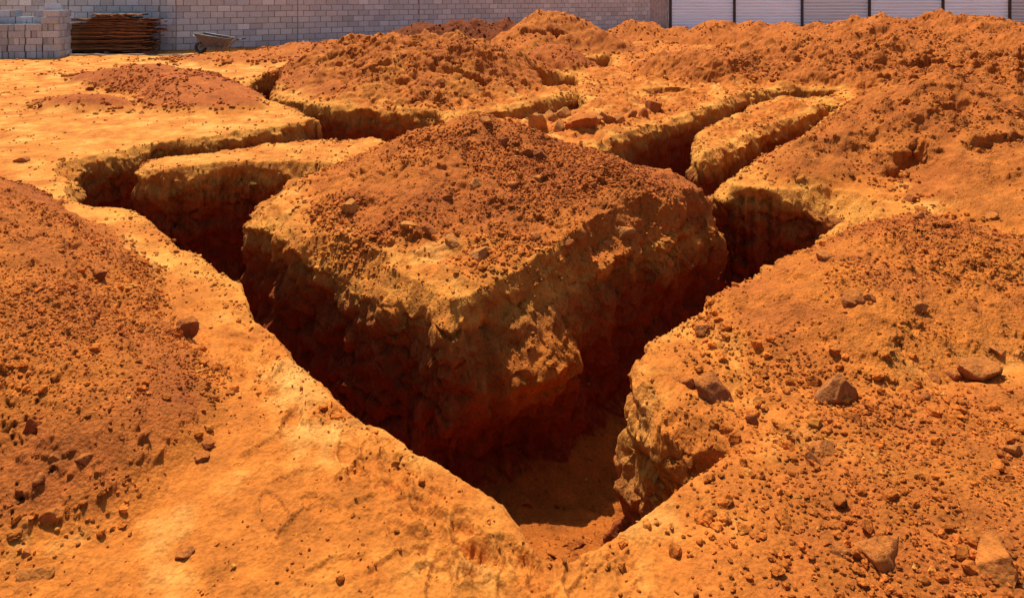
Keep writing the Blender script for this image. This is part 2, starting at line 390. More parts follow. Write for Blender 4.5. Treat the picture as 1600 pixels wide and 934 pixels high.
# ------------------------------------------------------------------ terrain sheet: a fan of quads, finer where the ground is steep
xs = np.concatenate([np.linspace(-900, -60, 160, endpoint=False), np.linspace(-60, 1660, 860, endpoint=False), np.linspace(1660, 2600, 180)])
ys = 1.35 * np.exp(np.linspace(0, math.log(38.0 / 1.35), 860))
PX, YY = np.meshgrid(xs, ys, indexing='xy')
vx = ((PX - 800) * YY / F).ravel(); vy = YY.ravel()
nc, nr = len(xs), len(ys)
idx = np.arange(nc * nr).reshape(nr, nc)
a, b, c, d = idx[:-1, :-1].ravel(), idx[:-1, 1:].ravel(), idx[1:, 1:].ravel(), idx[1:, :-1].ravel()
tri = np.concatenate([np.stack([a, b, c], 1), np.stack([a, c, d], 1)])
vz, vsd, vmh, vmid, vdep, vchip = height(vx, vy)
PXPM = 672.0
for it in range(4):
    def L(i, j):
        return np.sqrt((vx[i] - vx[j]) ** 2 + (vy[i] - vy[j]) ** 2 + (vz[i] - vz[j]) ** 2) * PXPM / np.maximum(vy[i], 1.5)
    i0, i1, i2 = tri.T
    inframe = (np.abs(vx / vy) < .80)
    lim = np.where(vy < 14, 3.0, 5.0); lim = np.where((vsd > -.05) & (vy < 6.5), 2.3, lim)
    E = []
    for (p, q) in ((i0, i1), (i1, i2), (i2, i0)):
        dzr = np.abs(vz[p] - vz[q])
        E.append((L(p, q) > lim[p]) & inframe[p] & (vy[p] < 22) & (dzr > .008))
    n = len(vx)
    def key(p, q):
        return np.minimum(p, q).astype(np.int64) * n + np.maximum(p, q)
    ks = [key(i0, i1), key(i1, i2), key(i2, i0)]
    marked = np.unique(np.concatenate([k[e] for k, e in zip(ks, E)]))
    if len(marked) == 0:
        break
    def look(k):
        j = np.searchsorted(marked, k); j[j == len(marked)] = 0
        return np.where(marked[j] == k, n + j, -1)
    m01, m12, m20 = (look(k) for k in ks)
    p, q = marked // n, marked % n
    nx_, ny_ = (vx[p] + vx[q]) / 2, (vy[p] + vy[q]) / 2
    nz_, a_, b_, c_, d_, e_ = height(nx_, ny_)
    vx = np.concatenate([vx, nx_]); vy = np.concatenate([vy, ny_]); vz = np.concatenate([vz, nz_])
    vsd = np.concatenate([vsd, a_]); vmh = np.concatenate([vmh, b_]); vmid = np.concatenate([vmid, c_]); vdep = np.concatenate([vdep, d_]); vchip = np.concatenate([vchip, e_])
    code = (m01 >= 0) * 1 + (m12 >= 0) * 2 + (m20 >= 0) * 4
    out = [tri[code == 0]]
    def S(cd, *tris):
        s = code == cd
        if s.any():
            A = dict(a=i0[s], b=i1[s], c=i2[s], x=m01[s], y=m12[s], z=m20[s])
            for t in tris:
                out.append(np.stack([A[ch] for ch in t], 1))
    S(1, 'axc', 'xbc'); S(2, 'aby', 'ayc'); S(4, 'abz', 'zbc')
    S(3, 'xby', 'axy', 'ayc'); S(6, 'abz', 'zby', 'zyc'); S(5, 'axz', 'xbz', 'zbc')
    S(7, 'axz', 'xby', 'zyc', 'xyz')
    tri = np.concatenate(out)
print('terrain', len(vx), len(tri), round(time.time() - T0, 1))
vz = vz + prints_z(vx, vy) * sstep(.03, 0, vmh) * sstep(0, -.06, vsd)


def vert_normals(P, tri):
    e1 = P[tri[:, 1]] - P[tri[:, 0]]; e2 = P[tri[:, 2]] - P[tri[:, 0]]
    fn = np.cross(e1, e2)
    N = np.zeros_like(P)
    for k in range(3):
        for ax in range(3):
            N[:, ax] += np.bincount(tri[:, k], fn[:, ax], len(P))
    N /= np.linalg.norm(N, axis=1)[:, None] + 1e-12
    return N


P = np.stack([vx, vy, vz], 1).astype(np.float64)
N = vert_normals(P, tri)
# rough broken faces on the trench walls: chunks, ledges, digging grooves and undercuts, pushed straight out of the wall
def raw_sd(x, y):
    sd = np.full(x.shape, -9.0, np.float32)
    for poly, d in TRENCH:
        p = np.asarray(poly); lo = p.min(0) - .6; hi = p.max(0) + .6
        m = (x > lo[0]) & (x < hi[0]) & (y > lo[1]) & (y < hi[1])
        if m.any():
            sd[m] = np.maximum(sd[m], sd_poly(x[m], y[m], poly))
    return sd


wm = (vsd > -.06) & (vsd < .5) & (P[:, 2] > -vdep - .05)
xw, yw, zw = (P[wm, k].astype(np.float32) for k in range(3))
eps = .11
gx, gy = raw_sd(xw + eps, yw) - raw_sd(xw - eps, yw), raw_sd(xw, yw + eps) - raw_sd(xw, yw - eps)
gl = np.sqrt(gx * gx + gy * gy) + 1e-6
gx, gy = gx / gl, gy / gl
far_w = sstep(10, 5, yw)


def chunk(fq, fz, warp, seed, soft=.28):
    f1, f2, cid = worley3(xw * fq + warp * n3(xw * fq, yw * fq, zw * fq, seed), yw * fq, zw * fz, seed)
    return np.clip((f2 - f1) / soft, 0, 1) * (.35 + .65 * cid)


def ridge(fq, fz, seed):
    return .42 - 1.7 * np.abs(n3(xw * fq + .25 * n3(xw * fq * 2, yw * fq * 2, zw * fq * 2, seed + 1), yw * fq, zw * fz, seed))


disp = (chunk(2.4, 2.8, .3, 4, .5) - .35) * .085 * (.5 + .5 * far_w) + .060 * ridge(2.1, 2.4, 61) + .040 * ridge(4.7, 5.5, 63) + .017 * ridge(11, 12, 65) * (yw < 8) + (chunk(6, 7, .3, 9, .2) - .4) * .030
disp += .020 * fbm3(xw * 5, yw * 5, zw * 5, 4, 11, .55) + .04 * n3(xw * 1.4, yw * 1.4, zw * 1.8, 29) + .018 * n3(xw * 1.3, yw * 1.3, zw * 9, 27)
groove = n3(xw * 8 + zw * 1.5, yw * 8, zw * 1.1, 23)
disp += -.030 * np.clip(np.abs(groove) * 1.8 - .1, 0, 1) * sstep(-.15, -.4, zw) * far_w
disp = np.clip(disp, -.14, .075) - .035 * sstep(-.2, -.5, zw)
for (bx, by, bz_, br, ba) in ((.10, 3.84, -.50, .38, .25), (.62, 4.28, -.42, .24, .12), (-.45, 4.0, -.75, .25, .08)):
    disp += ba * np.exp(-(((xw - bx) ** 2 + (yw - by) ** 2) / br ** 2 + (zw - bz_) ** 2 / (.55 * br) ** 2))
fade = sstep(-.05, .02, vsd[wm]) * sstep(.5, .3, vsd[wm]) * sstep(.0, .12, zw + vdep[wm]) * (1 - .75 * vchip[wm] * sstep(-.25, -.05, zw))
prom = (xw > .2) & (xw < 1.0) & (yw < 3.3)
disp = np.where(prom, disp * .9 - .035, disp)
P[wm, 0] += gx * disp * fade; P[wm, 1] += gy * disp * fade
P[wm, 2] += fade * (.018 * fbm3(xw * 8, yw * 8, zw * 4, 3, 33, .6) + .012 * (chunk(7, 7, .3, 41) - .4))
# freshly slumped faces of the heaps
hm = (vmh > .05) & (N[:, 2] < .85)
xw, yw, zw = (P[hm, k].astype(np.float32) for k in range(3))
P[hm] += N[hm] * (sstep(.85, .55, N[hm, 2]) * (.05 * fbm3(xw * 3, yw * 3, zw * 3, 4, 51, .6) + .03 * (chunk(5, 5, .3, 53) - .3)))[:, None]
# crumbly crust along the edges and small lumps everywhere
edge = np.exp(-(np.clip(vsd, -1, .2) / .22) ** 2) * (vsd < .1)
em = (edge > .02) & (vy < 20)
xe, ye, ze = P[em, 0], P[em, 1], P[em, 2]
f1, f2, cid = worley2(xe * 12, ye * 12, 14)
P[em, 2] += edge[em] * ((cid - .5) * .016 + .012 * fbm3(xe * 14, ye * 14, ze * 14, 3, 31, .6)) * (1 - .85 * vchip[em])
N = vert_normals(P, tri)
print('displaced', round(time.time() - T0, 1))

# ------------------------------------------------------------------ soil colours (pale crust, red loose soil, dark red subsoil; sun and shade painted into trench walls)
YEL = np.array([.54, .212, .034]); PALE = np.array([.57, .27, .066]); ORA = np.array([.46, .132, .017]); RED = np.array([.46, .122, .019]); RUST = np.array([.30, .068, .014]); DARK = np.array([.175, .027, .0062])


def mix(a, b, t):
    return a + (b - a) * np.clip(t, 0, 1)[:, None]


def soil_colour(x, y, z, sd, mh, mid, dep, nz):
    n = len(x)
    lo = fbm2(x * .55, y * .55, 3, 201); md = fbm2(x * 2.3, y * 2.3, 4, 205, .6); hi = fbm3(x * 9, y * 9, z * 9, 3, 211, .6)
    u = x / y
    back = sstep(4.2, 9.0, y) * sstep(-.12, -.36, u)                # pale trodden yard at the left
    col = np.tile(ORA, (n, 1))
    yel = .04 + .62 * md + .35 * lo + (.36 - .5 * lo) * back + .14 * sstep(4.0, 6.5, y)
    col = mix(col, np.tile(YEL, (n, 1)), yel)
    col = mix(col, np.tile(PALE, (n, 1)), (md - .30) * .8 + .22 * back * sstep(9, 16, y) - .3 * lo * back)
    rgt = sstep(.05, .25, u) * sstep(4, 2.4, y)
    col = mix(col, np.tile(mix(ORA[None], RED[None], np.array([.35]))[0], (n, 1)), .55 * rgt * (.8 - md))
    # crust along the trenches
    cr = np.exp(-(np.clip(sd, -2, 0) / .28) ** 2) * sstep(3.0, 4.2, y + .0 * x)
    col = mix(col, np.tile(YEL * np.array([.98, 1.0, 1.0]), (n, 1)), cr * (.62 + .6 * md))
    far = sstep(6.8, 8.6, y) * sstep(-.36, -.22, u) * sstep(-.02, -.35, sd)
    col = mix(col, np.tile(mix(ORA[None], RED[None], np.array([.45]))[0], (n, 1)), far * (.85 - .9 * md + .4 * hi))
    im = (x > -3.2) & (x < 2.4) & (y > 3) & (y < 9)
    isl = np.zeros(n)
    isl[im] = sstep(-.55, -.05, sd_poly(x[im] + .2 * n2(x[im] * 2, y[im] * 2, 98), y[im], FOOT['central']))
    col = mix(col, np.tile(mix(ORA[None], RED[None], np.array([.35]))[0], (n, 1)), isl * (.75 - .9 * md + .5 * hi) * sstep(-.02, -.42, sd))
    # loose red heaps
    red = sstep(.02, .11, mh + .03 * hi)
    heap = mix(np.tile(RED, (n, 1)), np.tile(ORA, (n, 1)), .58 + .80 * md + .35 * hi)
    heap = mix(heap, np.tile(RUST, (n, 1)), .14 - .55 * lo + .25 * hi)
    streak = np.zeros(n)
    for i, k in ((3, .55), (4, .35), (5, .25), (6, .6), (7, .5)):
        m = mid == i
        if m.any():
            cx, cy = MOUNDS[i][3][0][:2]
            th = np.arctan2(y[m] - cy, x[m] - cx)
            streak[m] = k * sstep(.12, .6, n2(th * 4.0, np.hypot(x[m] - cx, y[m] - cy) * .55, 221 + i) + .35 * hi[m] + .35 * md[m])
    heap = mix(heap, np.tile(YEL * np.array([1.0, .95, .85]), (n, 1)), streak)
    heap[mid == 8] = RUST * .55  # ridge against the wall in one darker soil tone
    for i in (3, 4, 5, 6, 7, 9, 13):
        m = mid == i
        heap[m] = mix(heap[m], np.tile(RED * .82, (m.sum(), 1)), np.full(m.sum(), .70 if i in (3, 4, 5) else .45))
    for i in (10, 11, 12):
        m = mid == i
        heap[m] = mix(heap[m], np.tile(RUST * 1.05, (m.sum(), 1)), np.full(m.sum(), .6))
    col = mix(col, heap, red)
    # strata in the trench walls, the lower ones darkened further to carry shade
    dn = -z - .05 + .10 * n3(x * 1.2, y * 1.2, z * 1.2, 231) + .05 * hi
    dn = dn - .24 * ((x > .15) & (x < 1.0) & (y < 3.3))  # jutting corner kept lighter: its sunlit look is put into the colour
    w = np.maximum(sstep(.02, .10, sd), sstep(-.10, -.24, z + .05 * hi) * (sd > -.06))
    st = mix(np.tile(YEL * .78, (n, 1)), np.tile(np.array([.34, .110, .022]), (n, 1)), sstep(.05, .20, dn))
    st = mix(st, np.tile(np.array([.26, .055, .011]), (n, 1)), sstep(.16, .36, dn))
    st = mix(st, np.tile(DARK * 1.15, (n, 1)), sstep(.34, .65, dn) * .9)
    fl = np.maximum(sstep(.06, .0, z + dep) * sstep(.15, .3, sd), sstep(.6, .8, nz) * sstep(.06, .12, sd) * sstep(-.2, -.4, z))
    st = mix(st, np.tile(ORA * np.array([.80, .72, .62]), (n, 1)), fl * .95)
    bl = np.exp(-((x - .24) ** 2 + (y - 3.85) ** 2) / .42 ** 2 - (z + .46) ** 2 / .26 ** 2)  # sunlit patch painted in orange on the bulging wall face
    st = mix(st, np.tile(ORA * .9, (n, 1)), bl * 1.1)
    sc = sstep(.25, .6, n3(x * 7, y * 7, z * 1.2, 241) + .2 * hi)
    st = mix(st, np.tile(YEL * .55, (n, 1)), sc * .4 * sstep(.5, .2, dn))
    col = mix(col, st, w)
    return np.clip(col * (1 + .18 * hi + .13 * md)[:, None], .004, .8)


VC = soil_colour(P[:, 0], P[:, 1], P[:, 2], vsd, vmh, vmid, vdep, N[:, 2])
loose_v = np.maximum(sstep(.02, .10, vmh), .5 * sstep(.0, .1, vsd))
print('coloured', round(time.time() - T0, 1))


# ------------------------------------------------------------------ materials
def nodes_of(name):
    m = bpy.data.materials.new(name); m.use_nodes = True
    nt = m.node_tree
    for nd in list(nt.nodes):
        nt.nodes.remove(nd)
    o = nt.nodes.new('ShaderNodeOutputMaterial'); p = nt.nodes.new('ShaderNodeBsdfPrincipled')
    nt.links.new(p.outputs[0], o.inputs[0])
    return m, nt, p


def add(nt, kind, **kw):
    nd = nt.nodes.new(kind)
    for k, v in kw.items():
        if k.startswith('i_'):
            key = k[2:]
            nd.inputs[int(key) if key.isdigit() else key.replace('_', ' ')].default_value = v
        else:
            setattr(nd, k, v)
    return nd


def soil_material():
    m, nt, p = nodes_of('dry_soil')
    at = add(nt, 'ShaderNodeAttribute', attribute_name='soil')
    geo = add(nt, 'ShaderNodeNewGeometry')
    p.inputs['Roughness'].default_value = .95
    p.inputs['Specular IOR Level'].default_value = .12
    n1 = add(nt, 'ShaderNodeTexNoise', i_Scale=55.0, i_Detail=6.0, i_Roughness=.72)
    n2_ = add(nt, 'ShaderNodeTexNoise', i_Scale=9.0, i_Detail=5.0, i_Roughness=.65)
    vo = add(nt, 'ShaderNodeTexVoronoi', i_Scale=75.0, feature='F1')
    for nd in (n1, n2_, vo):
        nt.links.new(geo.outputs['Position'], nd.inputs['Vector'])
    r1 = add(nt, 'ShaderNodeMapRange', i_1=.3, i_2=.7, i_3=.70, i_4=1.30)
    nt.links.new(n1.outputs[0], r1.inputs[0])
    r2 = add(nt, 'ShaderNodeMapRange', i_1=.3, i_2=.7, i_3=.82, i_4=1.18)
    nt.links.new(n2_.outputs[0], r2.inputs[0])
    mu = add(nt, 'ShaderNodeMath', operation='MULTIPLY')
    nt.links.new(r1.outputs[0], mu.inputs[0]); nt.links.new(r2.outputs[0], mu.inputs[1])
    sc = add(nt, 'ShaderNodeVectorMath', operation='SCALE')
    nt.links.new(at.outputs['Color'], sc.inputs[0]); nt.links.new(mu.outputs[0], sc.inputs['Scale'])
    nt.links.new(sc.outputs[0], p.inputs['Base Color'])
    lo = add(nt, 'ShaderNodeAttribute', attribute_name='loose')
    mx = add(nt, 'ShaderNodeMath', operation='MULTIPLY_ADD')
    nt.links.new(lo.outputs['Fac'], mx.inputs[0]); mx.inputs[1].default_value = .30; mx.inputs[2].default_value = .58
    b1 = add(nt, 'ShaderNodeBump', i_Distance=.020)
    nt.links.new(mx.outputs[0], b1.inputs['Strength']); nt.links.new(n1.outputs[0], b1.inputs['Height'])
    st2 = add(nt, 'ShaderNodeMath', operation='MULTIPLY', i_1=.55)
    nt.links.new(mx.outputs[0], st2.inputs[0])
    b2 = add(nt, 'ShaderNodeBump', i_Distance=.012, invert=True)
    nt.links.new(st2.outputs[0], b2.inputs['Strength']); nt.links.new(vo.outputs[0], b2.inputs['Height'])
    nt.links.new(b1.outputs[0], b2.inputs['Normal'])
    nt.links.new(b2.outputs[0], p.inputs['Normal'])
    return m


def attr_material(name, rough=.9, spec=.2, scale=60.0, amp=.25, bump=.3, dist=.004, stretch=None, metallic=0.0, attr='soil', base=None, var=(.66, 1.16)):
    """surface in its own colour (vertex colour or constant) with fine uneven grain"""
    m, nt, p = nodes_of(name)
    tc = add(nt, 'ShaderNodeTexCoord')
    n1 = add(nt, 'ShaderNodeTexNoise', i_Scale=scale, i_Detail=5.0, i_Roughness=.65)
    if stretch:
        mp = add(nt, 'ShaderNodeMapping'); mp.inputs['Scale'].default_value = stretch
        nt.links.new(tc.outputs['Object'], mp.inputs[0]); nt.links.new(mp.outputs[0], n1.inputs['Vector'])
    else:
        nt.links.new(tc.outputs['Object'], n1.inputs['Vector'])
    r1 = add(nt, 'ShaderNodeMapRange', i_1=.3, i_2=.7, i_3=1 - amp, i_4=1 + amp)
    nt.links.new(n1.outputs[0], r1.inputs[0])
    sc = add(nt, 'ShaderNodeVectorMath', operation='SCALE')
    if base is None:
        at = add(nt, 'ShaderNodeAttribute', attribute_name=attr)
        nt.links.new(at.outputs['Color'], sc.inputs[0])
    else:
        oi = add(nt, 'ShaderNodeObjectInfo')
        r2 = add(nt, 'ShaderNodeMapRange', i_1=0.0, i_2=1.0, i_3=var[0], i_4=var[1])
        nt.links.new(oi.outputs['Random'], r2.inputs[0])
        s2 = add(nt, 'ShaderNodeVectorMath', operation='SCALE'); s2.inputs[0].default_value = base
        nt.links.new(r2.outputs[0], s2.inputs['Scale']); nt.links.new(s2.outputs[0], sc.inputs[0])
    nt.links.new(r1.outputs[0], sc.inputs['Scale'])
    nt.links.new(sc.outputs[0], p.inputs['Base Color'])
    p.inputs['Roughness'].default_value = rough; p.inputs['Specular IOR Level'].default_value = spec; p.inputs['Metallic'].default_value = metallic
    bp = add(nt, 'ShaderNodeBump', i_Strength=bump, i_Distance=dist)
    nt.links.new(n1.outputs[0], bp.inputs['Height']); nt.links.new(bp.outputs[0], p.inputs['Normal'])
    return m


SOIL = soil_material()


def np_mesh(name, V, Fc, cols=None, loose=None, smooth=True):
    me = bpy.data.meshes.new(name)
    k = Fc.shape[1]
    me.vertices.add(len(V)); me.loops.add(Fc.size); me.polygons.add(len(Fc))
    me.vertices.foreach_set('co', np.ascontiguousarray(V, np.float32).ravel())
    me.polygons.foreach_set('loop_start', np.arange(0, Fc.size, k, dtype=np.int32))
    me.loops.foreach_set('vertex_index', np.ascontiguousarray(Fc, np.int32).ravel())
    if cols is not None:
        at = me.attributes.new('soil', 'FLOAT_COLOR', 'POINT')
        at.data.foreach_set('color', np.concatenate([cols, np.ones((len(V), 1))], 1).astype(np.float32).ravel())
    if loose is not None:
        at = me.attributes.new('loose', 'FLOAT', 'POINT')
        at.data.foreach_set('value', loose.astype(np.float32))
    me.polygons.foreach_set('use_smooth', np.full(len(Fc), smooth))
    me.update(calc_edges=True)
    me.validate()
    return me


def link(name, me, mat, parent=None):
    o = bpy.data.objects.new(name, me); C.objects.link(o)
    if mat is not None and me is not None and not me.materials:
        me.materials.append(mat)
    if parent is not None:
        o.parent = parent
    return o


def tag(o, label, cat, group=None):
    o['label'] = label; o['category'] = cat
    if group:
        o['group'] = group
    return o


def thing(name, label, cat, loc=(0, 0, 0), rz=0.0, group=None):
    o = bpy.data.objects.new(name, None); C.objects.link(o)
    o.location = loc; o.rotation_euler = (0, 0, rz); o.empty_display_size = .2
    return tag(o, label, cat, group)


# ground, trenches and heaps share edges but are separate objects
tm = vmid[tri]
fm = np.where((tm[:, 0] == tm[:, 1]) | (tm[:, 0] == tm[:, 2]), tm[:, 0], tm[:, 1])
fm = np.where(fm < 0, -1, fm)
ft = (vsd[tri].mean(1) > .015)
fm = np.where(ft, -2, fm)


def sub(sel):
    t = tri[sel]
    u, inv = np.unique(t, return_inverse=True)
    return u, inv.reshape(t.shape)


for code in range(-2, len(MOUNDS)):
    sel = fm == code
    if sel.sum() < 3:
        print('empty heap', code); continue
    u, t = sub(sel)
    if code == -1:
        # carry the yard on to the horizon around the detailed sheet
        o = link('ground', np_mesh('ground', P[u], t, VC[u], loose_v[u]), SOIL); o['kind'] = 'structure'
    elif code == -2:
        o = link('trench', np_mesh('trench', P[u], t, VC[u], loose_v[u]), SOIL); o['kind'] = 'structure'
    else:
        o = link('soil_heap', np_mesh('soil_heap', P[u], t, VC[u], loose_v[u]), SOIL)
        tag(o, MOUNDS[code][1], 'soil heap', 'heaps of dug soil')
print('terrain objects', round(time.time() - T0, 1))

# outlying ground, out to the horizon
Lx0, Lx1 = (xs[0] - 800) / F, (xs[-1] - 800) / F
y0, y1 = ys[0], ys[-1]
q = [(Lx0 * y0, y0), (Lx1 * y0, y0), (Lx1 * y1, y1), (Lx0 * y1, y1)]
B = [(-400, -300), (400, -300), (400, 600), (-400, 600)]
V = np.array([(x, y, 0.0) for x, y in q] + [(x, y, -.02) for x, y in B])
Fq = np.array([(4, 5, 1, 0), (5, 6, 2, 1), (6, 7, 3, 2), (7, 4, 0, 3)])
o = link('outer_ground', np_mesh('outer_ground', V, Fq, np.tile((ORA + YEL) / 2, (8, 1)), np.full(8, .2)), SOIL); o['kind'] = 'structure'

# ------------------------------------------------------------------ looking up the terrain
RX = (800 + F * P[:, 0] / P[:, 1]); RY = HZ + F * (CH - P[:, 2]) / P[:, 1]
GS = 4
gw, gh = 1800 // GS, 1000 // GS
gi = ((RX + 100) // GS).astype(int); gj = ((RY + 30) // GS).astype(int)
ok = (gi >= 0) & (gi < gw) & (gj >= 0) & (gj < gh)
cell = gj[ok] * gw + gi[ok]; vid = np.nonzero(ok)[0]
order = np.lexsort((P[vid, 1], cell))
cell = cell[order]; vid = vid[order]
firsts = np.unique(cell, return_index=True)
front = np.full(gw * gh, -1); front[firsts[0]] = vid[firsts[1]]          # the nearest terrain vertex in each screen cell


def visible_at(px, py):
    for r in range(0, 6):
        for dj in range(-r, r + 1):
            for di in range(-r, r + 1):
                k = (int((py + 30) // GS) + dj) * gw + int((px + 100) // GS) + di
                if 0 <= k < len(front) and front[k] >= 0:
                    return front[k]
    return None


# ------------------------------------------------------------------ clods and stones
def ico(sub_):
    bm = bmesh.new(); bmesh.ops.create_icosphere(bm, subdivisions=sub_, radius=1)
    V = np.array([v.co for v in bm.verts]); Fc = np.array([[v.index for v in f.verts] for f in bm.faces]); bm.free()
    return V, Fc


ICO = {k: ico(k) for k in (1, 2, 3, 4)}


def rock_shape(sub_, seed, planes=9, rough=.10, squash=(1, 1, 1), chop=.72):
    V, Fc = ICO[sub_]
    V = V.copy(); rg = np.random.default_rng(seed)
    for k in range(planes):
        n = rg.normal(size=3); n /= np.linalg.norm(n); dd = chop + .22 * rg.random()
        s = V @ n
        V -= np.outer(np.clip(s - dd, 0, 9), n)
    o = rg.random(3) * 50
    if rough:
        V *= (1 + rough * fbm3(V[:, 0] * 1.6 + o[0], V[:, 1] * 1.6 + o[1], V[:, 2] * 1.6 + o[2], 4, seed % 50, .6))[:, None]
    return V * np.array(squash), Fc


TPL = {1: [rock_shape(1, s, 4, .3, (1, .85, .75)) for s in range(12)], 2: [rock_shape(2, s, 9, .25, (1, .82, .66), .5) for s in range(24)], 3: [rock_shape(3, s + 40, 12, .24, (1, .82, .66), .48) for s in range(24)]}

# where clods lie: sampled per face, denser on loose heaps, fewer on trodden ground
e1 = P[tri[:, 1]] - P[tri[:, 0]]; e2 = P[tri[:, 2]] - P[tri[:, 0]]
area = .5 * np.linalg.norm(np.cross(e1, e2), axis=1)
cen = P[tri].mean(1)
cz = N[tri].mean(1)[:, 2]
mhf = vmh[tri].mean(1); sdf = vsd[tri].mean(1)
u_ = cen[:, 0] / cen[:, 1]
dens = .0036 + .007 * sstep(6.8, 8.6, cen[:, 1]) * sstep(-.36, -.22, u_) + .002 * sstep(.02, .25, u_) + .030 * sstep(.02, .10, mhf)
ifd = sd_poly(cen[:, 0].astype(np.float32), cen[:, 1].astype(np.float32), FOOT['central'])
dens += .010 * sstep(-.6, -.05, ifd) * (cen[:, 1] < 7) * (cen[:, 1] > 3)
patch = fbm2(cen[:, 0] * .9, cen[:, 1] * .9, 3, 301)
dens *= np.clip(.55 + 2.3 * patch + .8 * fbm2(cen[:, 0] * 3.1, cen[:, 1] * 3.1, 2, 305), .06, 2.6) * np.where((u_ > .03) & (cen[:, 1] < 3.1) & (mhf < .12), .45, 1)
foot = np.exp(-((mhf - .045) / .05) ** 2)
dens += .020 * foot * (mhf > .004) * np.clip(.6 + patch, 0, 2)
dens += .006 * np.exp(-(np.clip(sdf, -2, 0) / .18) ** 2) * (sdf < 0) * sstep(2.9, 3.6, cen[:, 1])
dens += .007 * np.exp(-((sdf + .07) / .06) ** 2) * (cen[:, 1] < 8)
dens = np.where(sdf > .02, .004 * (cz > .5), dens)
fmid = vmid[tri[:, 0]]
dens *= np.where(np.isin(fmid, (10,)), .3, 1) * np.where(np.isin(fmid, (3, 4, 5, 6, 7, 8)), .45, 1) * np.where(fmid == 0, 1.5, 1)
dens *= sstep(.25, .6, cz)
u_ = cen[:, 0] / cen[:, 1]
dens *= (np.abs(u_) < .86) & (cen[:, 1] < 30)
rmin = np.maximum(.85 * cen[:, 1] / PXPM, .0034)
pos_y = cen[:, 1]
expect = area * dens * rmin ** -2.0 * .9
cnt = rng.poisson(np.minimum(expect, 3))
fi = np.repeat(np.arange(len(tri)), cnt)
m_ = len(fi)
r_ = rmin[fi] * (1 - rng.random(m_)) ** (-1 / 2.8) * (1 + .7 * foot[fi] * (mhf[fi] > .004))
keep = r_ < (.019 + .010 * rng.random(m_)) * (1 + .6 * foot[fi] * (mhf[fi] > .004)) * np.clip(pos_y[fi] / 6, 1, 2.2)
fi = fi[keep]; r_ = r_[keep]; m_ = len(fi)
w1 = rng.random((m_, 2)); flip = w1.sum(1) > 1; w1[flip] = 1 - w1[flip]
pos = P[tri[fi, 0]] + w1[:, :1] * e1[fi] + w1[:, 1:] * e2[fi]
ccol = VC[tri[fi, 0]] * (1 + .22 * rng.normal(size=(m_, 1))).clip(.55, 1.5)
ccol = np.where((vmh[tri[fi, 0]] > .03)[:, None], ccol * np.array([1.0, .95, .95]), ccol)
pale = rng.random(m_) < .035
ccol[pale] = YEL * (.8 + .4 * rng.random((pale.sum(), 1)))
px_r = r_ * PXPM / pos[:, 1]
inpic = (np.abs(pos[:, 0] / pos[:, 1]) < .76) & (pos[:, 1] > 1.8)
big_first = np.argsort(np.where(inpic, -px_r, 0))
N_IND = 220
ind = big_first[:N_IND]
is_ind = np.zeros(m_, bool); is_ind[ind] = True
print('clods', m_, 'largest', px_r[ind][:3], px_r[ind][-1])
VV, FF, CC = [], [], []
base_i = 0
for lev, lo_, hi_ in ((1, 0, 1.9), (2, 1.9, 5.0), (3, 5.0, 999)):
    s_ = np.nonzero((px_r >= lo_) & (px_r < hi_) & ~is_ind)[0]
    if not len(s_):
        continue
    tid = rng.integers(0, len(TPL[lev]), len(s_))
    for t in range(len(TPL[lev])):
        g = s_[tid == t]
        if not len(g):
            continue
        tv, tf = TPL[lev][t]
        k = len(g)
        ang = rng.random(k) * 6.283; tilt = rng.normal(size=k) * .3
        ca, sa, ct, st_ = np.cos(ang), np.sin(ang), np.cos(tilt), np.sin(tilt)
        sc = r_[g][:, None] * (1 + .2 * rng.normal(size=(k, 3))).clip(.7, 1.3)
        v = tv[None] * sc[:, None, :]
        y_ = v[..., 1] * ct[:, None] - v[..., 2] * st_[:, None]; z_ = v[..., 1] * st_[:, None] + v[..., 2] * ct[:, None]
        x_ = v[..., 0] * ca[:, None] - y_ * sa[:, None]; y_ = v[..., 0] * sa[:, None] + y_ * ca[:, None]
        v = np.stack([x_, y_, z_], -1) + pos[g][:, None, :]
        v[..., 2] += (r_[g] * .32)[:, None]
        VV.append(v.reshape(-1, 3)); FF.append((tf[None] + (np.arange(k) * len(tv))[:, None, None]).reshape(-1, 3) + base_i)
        CC.append(np.repeat(ccol[g], len(tv), 0)); base_i += k * len(tv)
V = np.concatenate(VV); Fc = np.concatenate(FF); cc = np.concatenate(CC)
o = link('soil_clods', np_mesh('soil_clods', V, Fc, cc, np.full(len(V), .5), smooth=False), SOIL); o['kind'] = 'stuff'
print('clods done', len(Fc), round(time.time() - T0, 1))

WHERE = {'central': 'on the central mound', 'frontleft': 'on the lower left mound', 'frontright': 'on the crumbly front right mound',
         'bigright': 'on the tall slumped right heap', 'lowright': 'in the rubbly lower right corner', 'midleft': 'on the large twin topped heap', 'leftback': 'on the flat dark left heap'}


